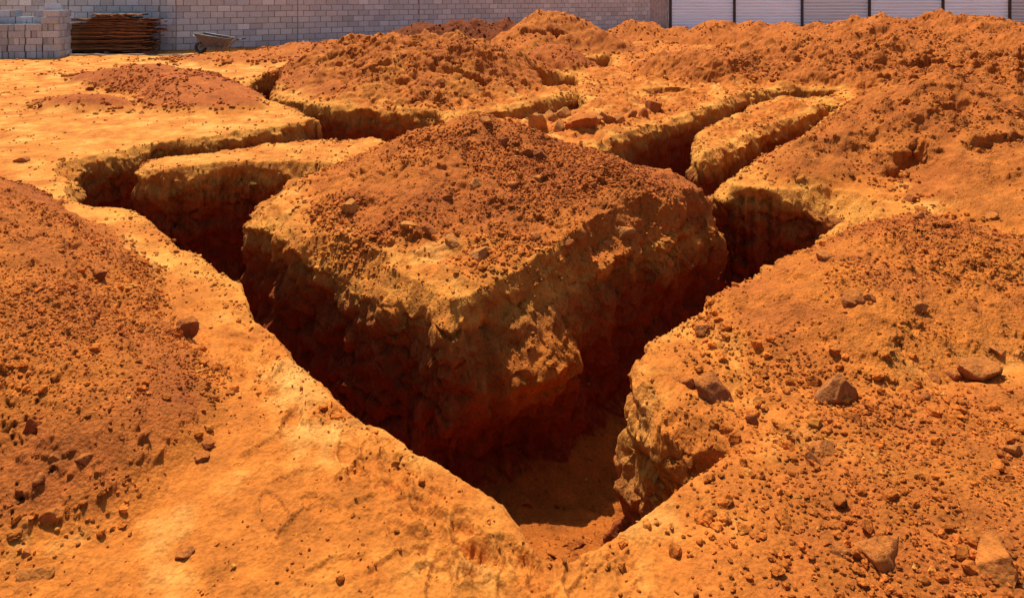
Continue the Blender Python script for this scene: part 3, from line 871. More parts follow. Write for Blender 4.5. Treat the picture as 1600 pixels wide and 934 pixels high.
def rock_object(name, label, cat, group, p, size, seed, col, rot=None, planes=9, rough=.14, sub_=3, sink=.3, chop=.72, smooth=True):
    rg = np.random.default_rng(seed)
    V, Fc = rock_shape(sub_, seed, planes, rough, (1, 1, 1), chop)
    V = V / (np.abs(V).max(0)) * (np.array(size) / 2)
    if rot is None:
        rot = (rg.normal() * .2, rg.normal() * .2, rg.random() * 6.28)
    R = np.array(Euler(rot).to_matrix())
    V = V @ R.T
    lo_ = V[:, 2].min()
    V[:, 2] -= lo_ + (V[:, 2].max() - lo_) * sink                     # origin where the stone meets the soil
    h = fbm3(V[:, 0] * 30, V[:, 1] * 30, V[:, 2] * 30, 3, seed % 40)
    cols = np.clip((np.asarray(col) * np.array([1.04, .97, .84]))[None] * (1 + .25 * h)[:, None], .003, .8)
    top = sstep(.5, .95, vert_normals(V, Fc)[:, 2])
    cols = mix(cols, np.tile(np.asarray(ORA) * .95, (len(V), 1)), top * .55)      # dust lying on it
    o = link(name, np_mesh(name, V, Fc, cols, np.full(len(V), .35), smooth=smooth), SOIL)
    o.location = p
    tag(o, label, cat, group)
    return o


seed = 500
for g in ind:
    f = fi[g]; i = vmid[tri[f, 0]]; nm = MOUNDS[i][0] if i >= 0 else None
    seed += 1
    p = pos[g]
    if nm in WHERE:
        wh = WHERE[nm]
    elif sdf[f] > 0:
        wh = 'lying in the trench'
    elif p[1] > 9:
        wh = 'on the far ground near the heaps'
    elif p[0] < -.1:
        wh = 'on the trodden path left of the trench'
    else:
        wh = 'on the ground right of the trench'
    s = r_[g] * 2
    rock_object('soil_clod', 'lump of dry red soil among many ' + wh, 'clod', 'loose clods ' + wh, p, (s * 1.05, s * .9, s * .75), seed, ccol[g], rough=.22, planes=12, chop=.5, smooth=False, sub_=3 if s * PXPM / p[1] > 9 else 2)

# stones and lumps one can point to: photo x, y (where it stands), width px, height px, depth ratio, colour, label
STONES = [
    (742, 404, 46, 24, .8, (.40, .17, .05), (-.1, -.35, .35), 'pale wedge shaped stone tilted on the front of the central mound'),
    (1122, 625, 70, 46, .9, (.27, .09, .028), None, 'big brown angular boulder at the foot of the mound near the trench corner'),
    (1318, 628, 66, 58, .8, (.33, .12, .035), (.2, .5, .5), 'large wedge shaped stone with a sharp ridge at the foot of the right mound'),
    (1532, 592, 72, 34, .8, (.34, .12, .034), (.1, -.1, .1), 'wide flat topped stone on the right at the foot of the mound'),
    (283, 520, 36, 30, .9, (.27, .085, .025), None, 'brown clod alone on the edge of the left path'),
    (47, 902, 52, 20, .7, (.46, .17, .036), (0, .1, .3), 'long flat half buried stone in the lower left corner'),
    (1568, 900, 84, 56, .9, (.44, .15, .034), None, 'large lumpy half buried stone in the lower right corner'),
    (1385, 872, 78, 42, .8, (.42, .14, .034), (.1, .1, .3), 'broad dusty half buried stone in the rubbly patch lower right'),
    (1322, 872, 32, 20, .8, (.26, .085, .025), None, 'dark split lump left of the broad dusty half buried stone'),
    (45, 676, 32, 28, .9, (.30, .06, .015), None, 'dark red round clod near the left edge of the photo'),
    (150, 432, 26, 20, .9, (.24, .07, .022), None, 'dark brown clod high on the lower left mound'),
    (842, 246, 28, 22, .9, (.25, .075, .024), None, 'dark lump near the crest of the central mound, right of its top'),
    (825, 240, 18, 14, .9, (.27, .08, .024), None, 'smaller lump touching the dark lump near the crest of the central mound'),
    (1076, 600, 26, 18, .9, (.27, .08, .024), None, 'small block left of the big brown boulder'),
    (1288, 708, 40, 20, .8, (.38, .13, .034), None, 'low crumbling lump on the path below the wedge shaped stone'),
    (1276, 722, 28, 22, .8, (.27, .085, .024), None, 'dark crumbling lump touching the low lump on the right path'),
    (1178, 660, 24, 20, .9, (.26, .08, .022), None, 'dark clod just right of and below the big brown boulder'),
    (975, 366, 42, 22, .6, (.38, .16, .05), (.3, -.5, .4), 'thin slab leaning on the right edge of the central mound'),
    (950, 382, 26, 14, .7, (.36, .13, .04), None, 'rough lump below the leaning slab by the trench edge'),
    (1565, 550, 28, 16, .9, (.40, .15, .04), None, 'pale stone upslope of the wide flat topped stone'),
    (1492, 590, 24, 18, .9, (.34, .11, .03), None, 'rounded clod left of the wide flat topped stone'),
    (1462, 594, 20, 16, .9, (.33, .11, .03), None, 'second rounded clod left of the wide flat topped stone'),
    (320, 699, 24, 15, .9, (.32, .085, .022), None, 'upper of two dark clods at the foot of the lower left mound'),
    (313, 718, 28, 11, .8, (.27, .08, .022), None, 'lower and flatter of two dark clods at the foot of the lower left mound'),
    (80, 720, 24, 14, .9, (.33, .11, .03), None, 'flat topped stone on the lower left mound below the dark red clod'),
    (128, 725, 26, 16, .9, (.29, .095, .028), None, 'angular stone right of the flat topped stone on the lower left mound'),
    (56, 750, 18, 14, .9, (.28, .085, .025), None, 'small dark stone below the flat topped stone on the lower left mound'),
    (40, 868, 18, 17, .9, (.36, .12, .03), None, 'small upright stone above the long flat half buried stone'),
    (78, 806, 34, 16, .7, (.36, .12, .03), None, 'jagged flat stone above the lower left corner'),
    (290, 866, 30, 12, .8, (.30, .10, .03), None, 'dark flat clod in the middle of the lower left ground'),
    (548, 328, 28, 22, .8, (.46, .22, .06), None, 'yellowish upright lump on the left flank of the central mound'),
    (635, 357, 34, 15, .8, (.47, .23, .06), None, 'yellowish flat stone on the lower front of the central mound'),
    (672, 358, 26, 15, .8, (.32, .10, .028), None, 'red brown stone right of the yellowish flat stone on the central mound'),
    (705, 380, 28, 18, .9, (.42, .18, .05), None, 'pale knobbly lump above the tilted wedge shaped stone'),
    (745, 291, 26, 17, .8, (.40, .16, .045), (.2, .3, .8), 'tan angular stone in the middle of the central mound'),
    (842, 278, 18, 12, .8, (.46, .22, .06), None, 'yellow stone on the right slope of the central mound'),
    (700, 312, 20, 14, .8, (.25, .075, .022), None, 'dark red clod left of the tan angular stone'),
    (805, 293, 22, 13, .8, (.28, .085, .025), None, 'brown clod right of the tan angular stone'),
    (785, 222, 20, 16, .8, (.25, .075, .022), None, 'dark clod just under the crest of the central mound'),
    (928, 290, 14, 14, .8, (.26, .08, .024), None, 'dark clod far down the right slope of the central mound'),
    (884, 382, 26, 16, .8, (.36, .12, .034), None, 'rough stone on the front edge of the central mound above the trench'),
    (835, 372, 20, 12, .8, (.36, .12, .034), None, 'small stone between the tilted stone and the rough edge stone'),
    (840, 200, 32, 22, .8, (.44, .19, .05), None, 'pale boulder at the left end of the rock row'),
    (872, 204, 18, 16, .9, (.42, .18, .05), None, 'small round rock at the front of the rock row'),
    (908, 196, 46, 18, .7, (.38, .11, .026), (.1, .1, .2), 'wide flat reddish rock in the rock row'),
    (926, 190, 30, 20, .8, (.42, .19, .055), None, 'pale block behind the wide flat reddish rock'),
    (950, 192, 26, 24, .8, (.33, .13, .04), None, 'brown upright boulder right of the wide flat reddish rock'),
    (968, 186, 24, 16, .8, (.42, .17, .045), None, 'pale rock right of the brown upright boulder'),
    (990, 180, 18, 13, .8, (.34, .11, .03), None, 'small brown rock at the right of the rock row'),
    (1006, 178, 18, 14, .8, (.34, .10, .026), None, 'last red rock at the right end of the rock row'),
    (1022, 172, 26, 14, .8, (.30, .10, .03), None, 'dark rock beyond the right end of the rock row'),
    (862, 186, 24, 16, .8, (.40, .16, .045), None, 'rock behind the pale boulder of the rock row'),
    (880, 178, 24, 14, .8, (.42, .18, .05), None, 'pale low rock at the back of the rock row'),
    (760, 190, 24, 13, .8, (.36, .14, .04), None, 'lone dark topped rock on the crust behind the central mound'),
    (30, 253, 22, 11, .9, (.38, .15, .045), None, 'tan rock alone on the yellow ground at the left edge'),
    (137, 140, 14, 8, .9, (.22, .065, .022), None, 'dark clod at the front of the flat dark heap'),
    (219, 176, 9, 7, .9, (.24, .075, .024), None, 'dark clod between the two flat heaps at the left'),
    (247, 99, 9, 5, .9, (.26, .08, .028), None, 'left of two small brown lumps on yellow soil before the timber stack'),
    (272, 101, 8, 4, .9, (.26, .08, .028), None, 'right of two small brown lumps on yellow soil before the timber stack'),
    (66, 115, 9, 5, .9, (.25, .09, .03), None, 'tiny dark lump on pale ground before the block stack'),
    (1338, 466, 40, 18, .9, (.30, .10, .028), None, 'dark lump on top of the crumbly mound right of the nearest corner'),
    (1330, 478, 22, 16, .9, (.24, .075, .022), None, 'darker small lump under the dark lump on the crumbly mound'),
    (1440, 478, 22, 14, .9, (.38, .14, .04), None, 'tan angular stone on the crest of the crumbly mound'),
    (1362, 466, 20, 12, .9, (.27, .085, .025), None, 'brown clod right of the dark lump on the crumbly mound'),
    (1592, 706, 26, 20, .9, (.46, .18, .045), None, 'yellow stone at the right edge of the photo'),
    (1290, 404, 34, 12, .8, (.38, .14, .04), None, 'flat slab on the right rim of the front right trench'),
    (1450, 622, 18, 12, .9, (.33, .11, .03), None, 'small clod on the path below the two rounded clods'),
    (1440, 338, 20, 12, .9, (.28, .09, .025), None, 'dark lump in the gully between the two right heaps'),
    (1430, 310, 24, 12, .9, (.30, .095, .025), None, 'brown lump at the upper end of the gully between the right heaps'),
    (1555, 340, 22, 12, .9, (.42, .16, .045), None, 'tan stone at the base of the tall slumped heap'),
    (1100, 520, 24, 22, .9, (.36, .13, .036), None, 'crumbling lump on the corner of the trench edge, right side'),
]
for (px, py, wpx, hpx, dr, col, rot, lab) in STONES:
    v = visible_at(px, py)
    if v is None:
        continue
    p = P[v].copy(); Yd = p[1]
    W = wpx * Yd / F; H = hpx * Yd / F
    p[0] = (px - 800) * Yd / F
    p[1] += W * dr * .3
    p[2] = P[v, 2] - .05 * H
    seed += 1
    big = wpx > 22
    grp = 'row of rocks behind the central mound' if 'rock row' in lab else 'stones and lumps one can point to'
    rock_object('stone', lab, 'stone', grp, p, (W * 1.12, W * dr * 1.12, H * (2.0 if 'rock row' in lab else 1.35)), seed, col, rot if rot else (rng.normal() * .12, rng.normal() * .12, rng.normal() * .25), planes=14 if big else 10, rough=.10, sub_=4 if big else 3, sink=.56 if 'half buried' in lab else .42, chop=.46)
print('stones', round(time.time() - T0, 1))


# ------------------------------------------------------------------ mesh helpers for built things
class MB:
    def __init__(self):
        self.v, self.f, self.c = [], [], []

    def box(self, x0, x1, y0, y1, z0, z1, col=(.5, .5, .5), M=None, jit=0.0):
        b = len(self.v)
        for (x, y, z) in ((x0, y0, z0), (x1, y0, z0), (x1, y1, z0), (x0, y1, z0), (x0, y0, z1), (x1, y0, z1), (x1, y1, z1), (x0, y1, z1)):
            p = Vector((x + random.uniform(-jit, jit), y + random.uniform(-jit, jit), z + random.uniform(-jit, jit)))
            self.v.append(tuple(M @ p) if M else tuple(p)); self.c.append(col)
        for q in ((3, 2, 1, 0), (4, 5, 6, 7), (0, 1, 5, 4), (1, 2, 6, 5), (2, 3, 7, 6), (3, 0, 4, 7)):
            self.f.append(tuple(b + i for i in q))

    def tube(self, pts, r, n=10, col=(.5, .5, .5), closed=False):
        pts = [Vector(p) for p in pts]
        b = len(self.v); k = len(pts)
        up = Vector((0, 0, 1))
        for i, p in enumerate(pts):
            if closed:
                t = (pts[(i + 1) % k] - pts[i - 1]).normalized()
            else:
                t = (pts[min(i + 1, k - 1)] - pts[max(i - 1, 0)]).normalized()
            u = t.cross(up)
            if u.length < .05:
                u = t.cross(Vector((0, 1, 0)))
            u.normalize(); w = t.cross(u)
            for j in range(n):
                a = 2 * math.pi * j / n
                self.v.append(tuple(p + u * (r * math.cos(a)) + w * (r * math.sin(a)))); self.c.append(col)
        for i in range(k if closed else k - 1):
            i2 = (i + 1) % k
            for j in range(n):
                j2 = (j + 1) % n
                self.f.append((b + i * n + j, b + i * n + j2, b + i2 * n + j2, b + i2 * n + j))
        if not closed:
            self.f.append(tuple(b + j for j in range(n))[::-1]); self.f.append(tuple(b + (k - 1) * n + j for j in range(n)))

    def build(self, name, mat, parent=None, smooth=False, bevel=0.0):
        me = bpy.data.meshes.new(name)
        me.from_pydata(self.v, [], self.f)
        at = me.attributes.new('soil', 'FLOAT_COLOR', 'POINT')
        for i, c in enumerate(self.c):
            at.data[i].color = (*c, 1)
        if smooth:
            me.polygons.foreach_set('use_smooth', [True] * len(me.polygons))
        bm = bmesh.new(); bm.from_mesh(me)
        bmesh.ops.recalc_face_normals(bm, faces=bm.faces)
        bm.to_mesh(me); bm.free(); me.update()
        o = link(name, me, mat, parent)
        if bevel:
            md = o.modifiers.new('edge', 'BEVEL'); md.width = bevel; md.segments = 2
        return o


# ------------------------------------------------------------------ block wall
CONC = attr_material('concrete_block', .92, .2, 38.0, .22, .5, .006)
CONC2 = attr_material('loose_concrete_block', .92, .2, 30.0, .22, .5, .006, base=(.43, .455, .485))
WA, WB, WC = Vector((-34.0, 21.0)), Vector((-10.5, 21.0)), Vector((7.05, 33.2))
wall = thing('block_wall', 'long unplastered grey concrete block wall with raked joints behind the heaps', 'wall', (WB.x, WB.y, 0))
mb = MB(); mt = MB()
joints = [(107 - 800) / F, (250 - 800) / F, (465 - 800) / F, (655 - 800) / F]
for (p0, p1) in ((WA, WB), (WB, WC)):
    dv = (p1 - p0); Ln = dv.length; dv.normalize(); nv = Vector((dv.y, -dv.x))
    org = Vector((WB.x, WB.y))
    M = Matrix(((dv.x, -nv.x, 0, p0.x - org.x), (dv.y, -nv.y, 0, p0.y - org.y), (0, 0, 1, 0), (0, 0, 0, 1)))
    jt = []
    for jx in joints:
        den = dv.x - jx * dv.y
        s = (jx * p0.y - p0.x) / den
        if .3 < s < Ln - .3:
            jt.append(s)
    cuts = [0.0] + sorted(jt) + [Ln]
    mt.box(0, Ln, .004, .17, -.25, 2.62, (.27, .235, .215), M)
    for (s0, s1) in zip(cuts[:-1], cuts[1:]):
        for r in range(13):
            z0 = r * .2 + .008 - .0
            x = s0 + .010 - (.2 if r % 2 else 0)
            while x < s1 - .02:
                a = max(x, s0 + .012); b = min(x + .388, s1 - .012)
                if b - a > .05:
                    g = random.gauss(1, .085); wm_ = random.gauss(0, .010)
                    st = max(0, .35 - z0) * .25
                    base_c = ((.50 + wm_) * g, .515 * g, (.515 - wm_) * g)
                    if random.random() < .10:
                        base_c = tuple(c_ * 1.17 for c_ in base_c)
                    base_c = tuple(c_ * (1 - st) + q_ * st for c_, q_ in zip(base_c, (.40, .22, .12)))
                    off = random.uniform(-.008, .006)
                    zt = z0 + .188 + random.uniform(-.005, .002)
                    mb.box(a + random.uniform(0, .008), b - random.uniform(0, .008), -.012 + off, .03, z0 + random.uniform(0, .006), zt, base_c, M, .003)
                x += .4
        mb_gap = None
mb.build('blocks', CONC, wall, bevel=.006)
mt.build('mortar', CONC, wall)

# ------------------------------------------------------------------ corrugated fence beyond the wall's end
ZINC = attr_material('galvanised_sheet', .45, .4, 3.0, .08, .05, .01, stretch=(.25, 1, 2.5), metallic=.0, base=(.72, .87, 1.0))
POST = attr_material('dark_steel_post', .6, .4, 20.0, .2, .1, .003, base=(.035, .03, .035))
fence = thing('metal_fence', 'silver corrugated sheet fence on dark steel posts behind the soil ridge', 'fence', (7.9, 33.0, 0))
f0 = Vector((7.70, 32.7)); f1_ = Vector((46.0, 30.6)); fd = (f1_ - f0); FL = fd.length; fd.normalize(); fn = Vector((fd.y, -fd.x))


def corr(name, origin, d, n, s0, s1, z0, z1, pitch, amp, vertical, mat, parent, off):
    V, Fq = [], []
    per = 10
    if not vertical:
        m = int((z1 - z0) / pitch * per); k = max(2, int((s1 - s0) / .8))
        for i in range(m + 1):
            z = z0 + (z1 - z0) * i / m; fr = ((z - z0) / pitch) % 1.0; o_ = amp * (1 if fr < .45 else -1 if .55 < fr < .90 else (1 - 2 * (fr - .45) / .10) if fr <= .55 else (-1 + 2 * (fr - .90) / .10))
            for j in range(k + 1):
                s = s0 + (s1 - s0) * j / k
                dent = .006 * math.sin(s * 2.1 + z * 3) + .005 * math.sin(s * 5.3)
                q = origin + d * s + n * (o_ + dent + off)
                V.append((q.x, q.y, z + .008 * math.sin(s * 1.7)))
    else:
        m = int((s1 - s0) / pitch * per); k = 3
        for i in range(m + 1):
            s = s0 + (s1 - s0) * i / m; o_ = amp * math.sin(2 * math.pi * s / pitch)
            for j in range(k + 1):
                q = origin + d * s + n * (o_ + off); V.append((q.x, q.y, z0 + (z1 - z0) * j / k))
    for i in range(m):
        for j in range(k):
            a = i * (k + 1) + j; Fq.append((a, a + 1, a + k + 2, a + k + 1))
    V = np.array(V) - np.array(parent.location)[None]
    o = link(name, np_mesh(name, V, np.array(Fq), smooth=False), mat, parent)
    md = o.modifiers.new('sheet', 'SOLIDIFY'); md.thickness = .002
    return o


s = 0.0; k = 0
step = [3.05, 3.2, 3.15, 3.4]
edges = [0.0]
while edges[-1] < FL - 3:
    edges.append(edges[-1] + step[(len(edges) - 1) % 4])
for a_, b_ in zip(edges[:-1], edges[1:]):
    corr('sheet_panel', f0, fd, fn, a_ + .01, b_ - .01, .05 + random.uniform(-.02, .02), 2.6, .155, .055, False, ZINC, fence, 0)
for e_ in edges:
    q = f0 + fd * e_ + fn * .07
    pm = MB(); hw = .06
    M = Matrix.Translation((q.x - fence.location.x, q.y - fence.location.y, 0)) @ Matrix.Rotation(math.atan2(fd.y, fd.x), 4, 'Z')
    pm.box(-hw, hw, -.04, .04, -.3, 2.7, (.05, .05, .05), M)
    pm.build('post', POST, fence, bevel=.005)
OLDZ = attr_material('weathered_sheet', .6, .4, 6.0, .25, .1, .01, metallic=.2, base=(.50, .44, .41))
gate = thing('corner_sheet', 'weathered upright corrugated sheet closing the gap between wall end and fence', 'metal sheet', (7.3, 33.0, 0))
corr('sheet', Vector((7.1, 32.95)), Vector((1, -.12)).normalized(), Vector((-.12, -1)).normalized(), -.3, .66, .02, 2.55, .075, .016, True, OLDZ, gate, 0)


# ------------------------------------------------------------------ stack of hollow concrete blocks
def ground_z(x, y):
    z = height(np.array([x], float), np.array([y], float))[0]
    return float(z[0])


def hollow_block(L=.386, H=.180, W=.123):
    bm = bmesh.new()
    xsb = [0, .03, L / 2 - .014, L / 2 + .014, L - .03, L]; ysb = [0, .026, W - .026, W]
    def v(x, y, z):
        return bm.verts.new((x - L / 2, y - W / 2, z))
    top = [[v(x, y, H) for x in xsb] for y in ysb]; bot = [[v(x, y, 0) for x in xsb] for y in ysb]
    hole = {(1, 1), (3, 1)}
    for j in range(3):
        for i in range(5):
            if (i, j) in hole:
                ring_t = [top[j][i], top[j][i + 1], top[j + 1][i + 1], top[j + 1][i]]
                fl = [bm.verts.new((t.co.x, t.co.y, .03)) for t in ring_t]
                for k in range(4):
                    bm.faces.new((ring_t[k], ring_t[(k + 1) % 4], fl[(k + 1) % 4], fl[k]))
                bm.faces.new(fl)
            else:
                bm.faces.new((top[j][i], top[j][i + 1], top[j + 1][i + 1], top[j + 1][i]))
            bm.faces.new((bot[j + 1][i], bot[j + 1][i + 1], bot[j][i + 1], bot[j][i]))
    for i in range(5):
        bm.faces.new((bot[0][i], bot[0][i + 1], top[0][i + 1], top[0][i])); bm.faces.new((bot[3][i + 1], bot[3][i], top[3][i], top[3][i + 1]))
    for j in range(3):
        bm.faces.new((bot[j + 1][0], bot[j][0], top[j][0], top[j + 1][0])); bm.faces.new((bot[j][5], bot[j + 1][5], top[j + 1][5], top[j][5]))
    bmesh.ops.recalc_face_normals(bm, faces=bm.faces)
    me = bpy.data.meshes.new('concrete_block'); bm.to_mesh(me); bm.free()
    me.materials.append(CONC2)
    return me


BLK = hollow_block()
ORD = ['lowest', 'second', 'third', 'fourth', 'fifth', 'sixth', 'seventh', 'topmost']
SX1, SY = -12.55, 18.62                    # right end and front of the stack
SZ = ground_z(SX1 - 1, SY + .3) - .02
MOD = .418
SROT = math.radians(12)


def block(x, y, z, rz, lab, tilt=(0, 0)):
    o = bpy.data.objects.new('concrete_block', BLK); C.objects.link(o)
    x += random.uniform(-.010, .010) - SX1; y += random.uniform(-.022, .022) - SY
    ca_, sa_ = math.cos(SROT), math.sin(SROT)
    o.location = (SX1 + x * ca_ - y * sa_, SY + x * sa_ + y * ca_, z); rz += SROT
    o.rotation_euler = (tilt[0], tilt[1], rz + random.uniform(-.025, .025))
    tag(o, lab, 'concrete block', 'stacked concrete blocks')


tops = {0: [7, 7], 1: [5, 7], 2: [5, 6], 3: [5, 7], 4: [6, 7], 5: [6, 7], 6: [6, 6]}
for i in range(7):
    for j in range(2):
        for k in range(tops[i][j]):
            cx = SX1 - (i + .5) * MOD - (.012 if k % 2 else 0); cy = SY + (j + .5) * MOD; z = SZ + k * .1885
            head = (i + k + j) % 2 == 0 if k else True
            if i == 0 and k == 6:
                head = False
            vis = 'front' if j == 0 else 'stepped back rows'
            lab = 'grey hollow concrete block in the %s course of the stack, %s' % (ORD[k], ('%s, %s' % ('front row', 'end face out' if head else 'long face out')) if j == 0 else ('row behind the front'))
            if head:
                for q_ in (-1, 0, 1):
                    block(cx + q_ * .1335, cy, z, math.pi / 2, lab)
            else:
                for q_ in (-1, 0, 1):
                    block(cx, cy + q_ * .1335, z, 0, lab)
block(SX1 - 1.12 * MOD + .05, SY + .25, SZ + 5 * .1885, math.pi / 2, 'lone concrete block standing on the front step of the stack', (0, 0))
block(SX1 - .95 * MOD, SY + 1.42 * MOD, SZ + 7 * .1885, .12, 'concrete block lying highest of all on top of the stack', (0, 0))
block(SX1 - 1.75 * MOD, SY + 1.5 * MOD, SZ + 6 * .1885, math.pi / 2 - .1, 'small looking block left of the highest block on the stack, end face out', (0, 0))

# ------------------------------------------------------------------ stack of rough timber boards
WOOD = attr_material('weathered_brown_timber', .85, .2, 9.0, .55, .5, .006, stretch=(.6, 8, 8), base=(.155, .064, .026), var=(.35, 1.9))
WOODG = attr_material('grey_timber', .9, .2, 9.0, .35, .4, .004, stretch=(.6, 8, 8), base=(.30, .21, .14))


def board(name, L_, W_, H_, seed, mat):
    rg = random.Random(seed); bm = bmesh.new()
    nseg = 12
    rows = []
    for i in range(nseg + 1):
        x = -L_ / 2 + L_ * i / nseg
        sag = .012 * math.sin(i / nseg * math.pi * rg.choice((1, 2))) ; j = rg.uniform(-.006, .006)
        w = W_ / 2 + rg.uniform(-.012, .006)
        ex = rg.uniform(-.03, .03) if i in (0, nseg) else 0
        rows.append([bm.verts.new((x + ex + rg.uniform(-.02, .02) * (i in (0, nseg)), yy, zz + j - sag)) for yy, zz in ((-w, 0), (w, 0), (w, H_), (-w, H_))])
    for a_, b_ in zip(rows[:-1], rows[1:]):
        for k in range(4):
            bm.faces.new((a_[k], b_[k], b_[(k + 1) % 4], a_[(k + 1) % 4]))
    bm.faces.new(rows[0][::-1]); bm.faces.new(rows[-1])
    bmesh.ops.recalc_face_normals(bm, faces=bm.faces)
    me = bpy.data.meshes.new(name); bm.to_mesh(me); bm.free()
    o = link(name, me, mat)
    return o


BX0, BY0 = -13.55, 19.75
bz = ground_z(-12, 20) - .01
z = bz + .05
for w_ in (.35, 1.5, 2.6):
    o = board('wooden_beam', .75, .11, .09, int(w_ * 10), WOOD); o.location = (BX0 + w_ + .15, BY0 + .33, bz + .0); o.rotation_euler = (0, 0, math.pi / 2)
    tag(o, 'short timber bearer laid crosswise under the board stack', 'timber', 'bearers under the board stack')
z = bz + .085
LAY = 25
for k in range(LAY):
    th = random.choice((.028, .034, .04, .046, .05))
    f_ = k / (LAY - 1)
    if k >= LAY - 3:
        x0, x1 = 1.25 + random.uniform(-.1, .1), 2.25 + random.uniform(-.1, .3)
    elif k >= LAY - 6:
        x0, x1 = .75 + random.uniform(-.3, .3), 3.05 + random.uniform(-.2, .15)
    else:
        x0, x1 = .02 + random.uniform(-.03, .06), 2.80 + random.uniform(-.14, .16) + (.15 if f_ > .5 else 0)
    for q_ in (0, 1):
        a_, b_ = x0 + (random.uniform(-.05, .05) if q_ else 0), x1 + (random.uniform(-.15, .15) if q_ else 0)
        o = board('wooden_board', b_ - a_, .33, th, 100 + k * 2 + q_, WOOD)
        o.location = (BX0 + (a_ + b_) / 2, BY0 + .17 + .34 * q_ + random.uniform(-.05, .03) * (1 - q_), z)
        o.rotation_euler = (random.uniform(-.02, .02), random.uniform(-.008, .008), random.uniform(-.015, .015))
        row = 'front of the ' if q_ == 0 else 'back of the '
        part = 'bottom' if f_ < .3 else 'middle' if f_ < .65 else 'upper part' if k < LAY - 3 else 'very top'
        tag(o, 'dark brown rough board in the %s%s of the timber stack' % (row, part), 'board', 'boards in the timber stack')
    z += th + random.choice((.004, .006, .008, .018))
# the strip of old boards on the ground before it
for k, (xx, yy, L_, rz) in enumerate(((-12.2, 19.25, 3.3, .01), (-9.9, 19.5, 2.6, -.03))):
    o = board('wooden_plank', L_, .22, .05, 900 + k, WOODG); o.location = (xx, yy, ground_z(xx, yy) - .005); o.rotation_euler = (0, 0, rz)
    tag(o, ['long grey plank lying on the ground before the timber stack', 'shorter grey plank lying between timber stack and wheelbarrow'][k], 'plank')

# ------------------------------------------------------------------ wheelbarrow at the wall
RUSTY = attr_material('rusty_tray_steel', .7, .35, 14.0, .45, .3, .003, base=(.10, .085, .078))
TUBE = attr_material('worn_steel_tube', .5, .45, 20.0, .3, .1, .002, metallic=.3, base=(.22, .19, .17))
RUBBER = attr_material('black_rubber', .85, .3, 30.0, .2, .2, .003, base=(.05, .045, .042))
wx_, wy_ = (336 - 800) / F * 20.1, 20.1
wb = thing('wheelbarrow', 'rusty old wheelbarrow with its wheel to the left, parked at the block wall', 'wheelbarrow', (wx_, wy_, ground_z(wx_, wy_)), .04)
mb = MB()
top = [(-.60, -.30, .66), (.42, -.33, .40), (.42, .33, .40), (-.60, .30, .66)]
top = [(-.50, -.32, .62), (.46, -.34, .46), (.46, .34, .46), (-.50, .32, .62)]
bot = [(-.22, -.20, .22), (.30, -.22, .20), (.30, .22, .20), (-.22, .20, .22)]
bm = bmesh.new()
T_ = [bm.verts.new(p) for p in top]; B_ = [bm.verts.new(p) for p in bot]
for k in range(4):
    bm.faces.new((T_[k], T_[(k + 1) % 4], B_[(k + 1) % 4], B_[k]))
bm.faces.new(B_)
bmesh.ops.recalc_face_normals(bm, faces=bm.faces)
bmesh.ops.subdivide_edges(bm, edges=bm.edges[:], cuts=3, use_grid_fill=True)
me = bpy.data.meshes.new('tray'); bm.to_mesh(me); bm.free()
tray = link('tray', me, RUSTY, wb)
md = tray.modifiers.new('sheet', 'SOLIDIFY'); md.thickness = .006
r = MB(); r.tube(top, .012, 8, closed=True); r.build('rim', TUBE, tray, smooth=True)
wc = Vector((-.42, 0, .19))
w = MB(); w.tube([(wc.x + .145 * math.cos(a_), 0, wc.z + .145 * math.sin(a_)) for a_ in np.linspace(0, 2 * math.pi, 28, endpoint=False)], .043, 10, closed=True)
wheel = w.build('wheel', RUBBER, wb, smooth=True)
h_ = MB()
h_.tube([(wc.x + .095 * math.cos(a_), 0, wc.z + .095 * math.sin(a_)) for a_ in np.linspace(0, 2 * math.pi, 24, endpoint=False)], .014, 8, closed=True)
for k in range(4):
    a_ = k * math.pi / 4; h_.tube([(wc.x + .1 * math.cos(a_), 0, wc.z + .1 * math.sin(a_)), (wc.x - .1 * math.cos(a_), 0, wc.z - .1 * math.sin(a_))], .008, 6)
h_.tube([(wc.x, -.10, wc.z), (wc.x, .10, wc.z)], .016, 8)
h_.build('rim', RUSTY, wheel, smooth=True)
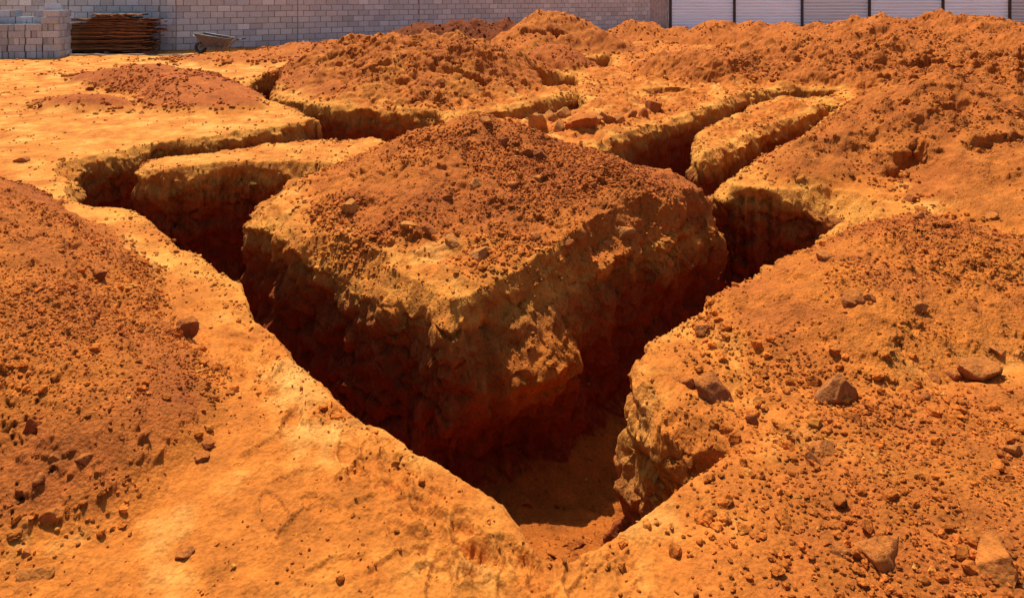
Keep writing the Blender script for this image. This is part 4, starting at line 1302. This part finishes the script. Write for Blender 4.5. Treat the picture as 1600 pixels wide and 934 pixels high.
for sgn in (-1, 1):
    m_b = MB(); m_b.tube([(wc.x - .02, sgn * .09, wc.z), (-.2, sgn * .17, .205), (.30, sgn * .24, .185), (.62, sgn * .28, .40), (.74, sgn * .29, .43)], .017, 8); hb = m_b.build('handle', TUBE, wb, smooth=True)
    g_ = MB(); g_.tube([(.68, sgn * .285, .417), (.80, sgn * .292, .436)], .022, 8); g_.build('grip', RUBBER, hb, smooth=True)
    l_ = MB(); l_.tube([(.10, sgn * .23, .19), (.13, sgn * .25, .03), (.16, sgn * .25, .012), (.30, sgn * .25, .012), (.33, sgn * .25, .03), (.34, sgn * .245, .2)], .013, 8); l_.build('leg', TUBE, wb, smooth=True)
br = MB(); br.tube([(-.40, -.1, .36), (-.60, -.12, .56), (-.60, .12, .56), (-.40, .1, .36)], .012, 8); br.tube([(wc.x - .02, -.09, wc.z), (-.40, -.1, .36)], .012, 8); br.tube([(wc.x - .02, .09, wc.z), (-.40, .1, .36)], .012, 8)
br.build('front_brace', TUBE, wb, smooth=True)

# ------------------------------------------------------------------ daylight and camera
SUN_EL, SUN_AZ = math.radians(64), math.atan2(-.45, .89)          # azimuth from +Y (away from the camera), towards -X
sv = Vector((math.cos(SUN_EL) * math.sin(SUN_AZ), math.cos(SUN_EL) * math.cos(SUN_AZ), math.sin(SUN_EL)))
sl = bpy.data.lights.new('sun', 'SUN'); sl.energy = 4.5; sl.angle = math.radians(.53); sl.color = (1.0, .955, .87)
so = bpy.data.objects.new('sun', sl); C.objects.link(so); so.rotation_euler = (-sv).to_track_quat('-Z', 'Y').to_euler()
w = bpy.data.worlds.new('World'); bpy.context.scene.world = w; w.use_nodes = True
nt = w.node_tree; bg = nt.nodes['Background']
sky = nt.nodes.new('ShaderNodeTexSky'); sky.sky_type = 'NISHITA'; sky.sun_disc = False
sky.sun_elevation = SUN_EL; sky.sun_rotation = SUN_AZ; sky.air_density = 1.0; sky.dust_density = 2.0
nt.links.new(sky.outputs[0], bg.inputs[0]); bg.inputs[1].default_value = .09

cam = bpy.data.cameras.new('camera'); cam.sensor_width = 36; cam.lens = 36 * F / 1600; cam.shift_y = -(467 - HZ) / 1600; cam.clip_start = .05; cam.clip_end = 2000
co = bpy.data.objects.new('camera', cam); C.objects.link(co); co.location = (0, 0, CH); co.rotation_euler = (math.pi / 2, 0, 0)
sc = bpy.context.scene
sc.camera = co
sc.view_settings.view_transform = 'Standard'; sc.view_settings.look = 'None'; sc.view_settings.gamma = 1; sc.view_settings.exposure = .56
sc.view_settings.use_curve_mapping = False
sc.cycles.max_bounces = 6; sc.cycles.diffuse_bounces = 3
print('script', round(time.time() - T0, 1))
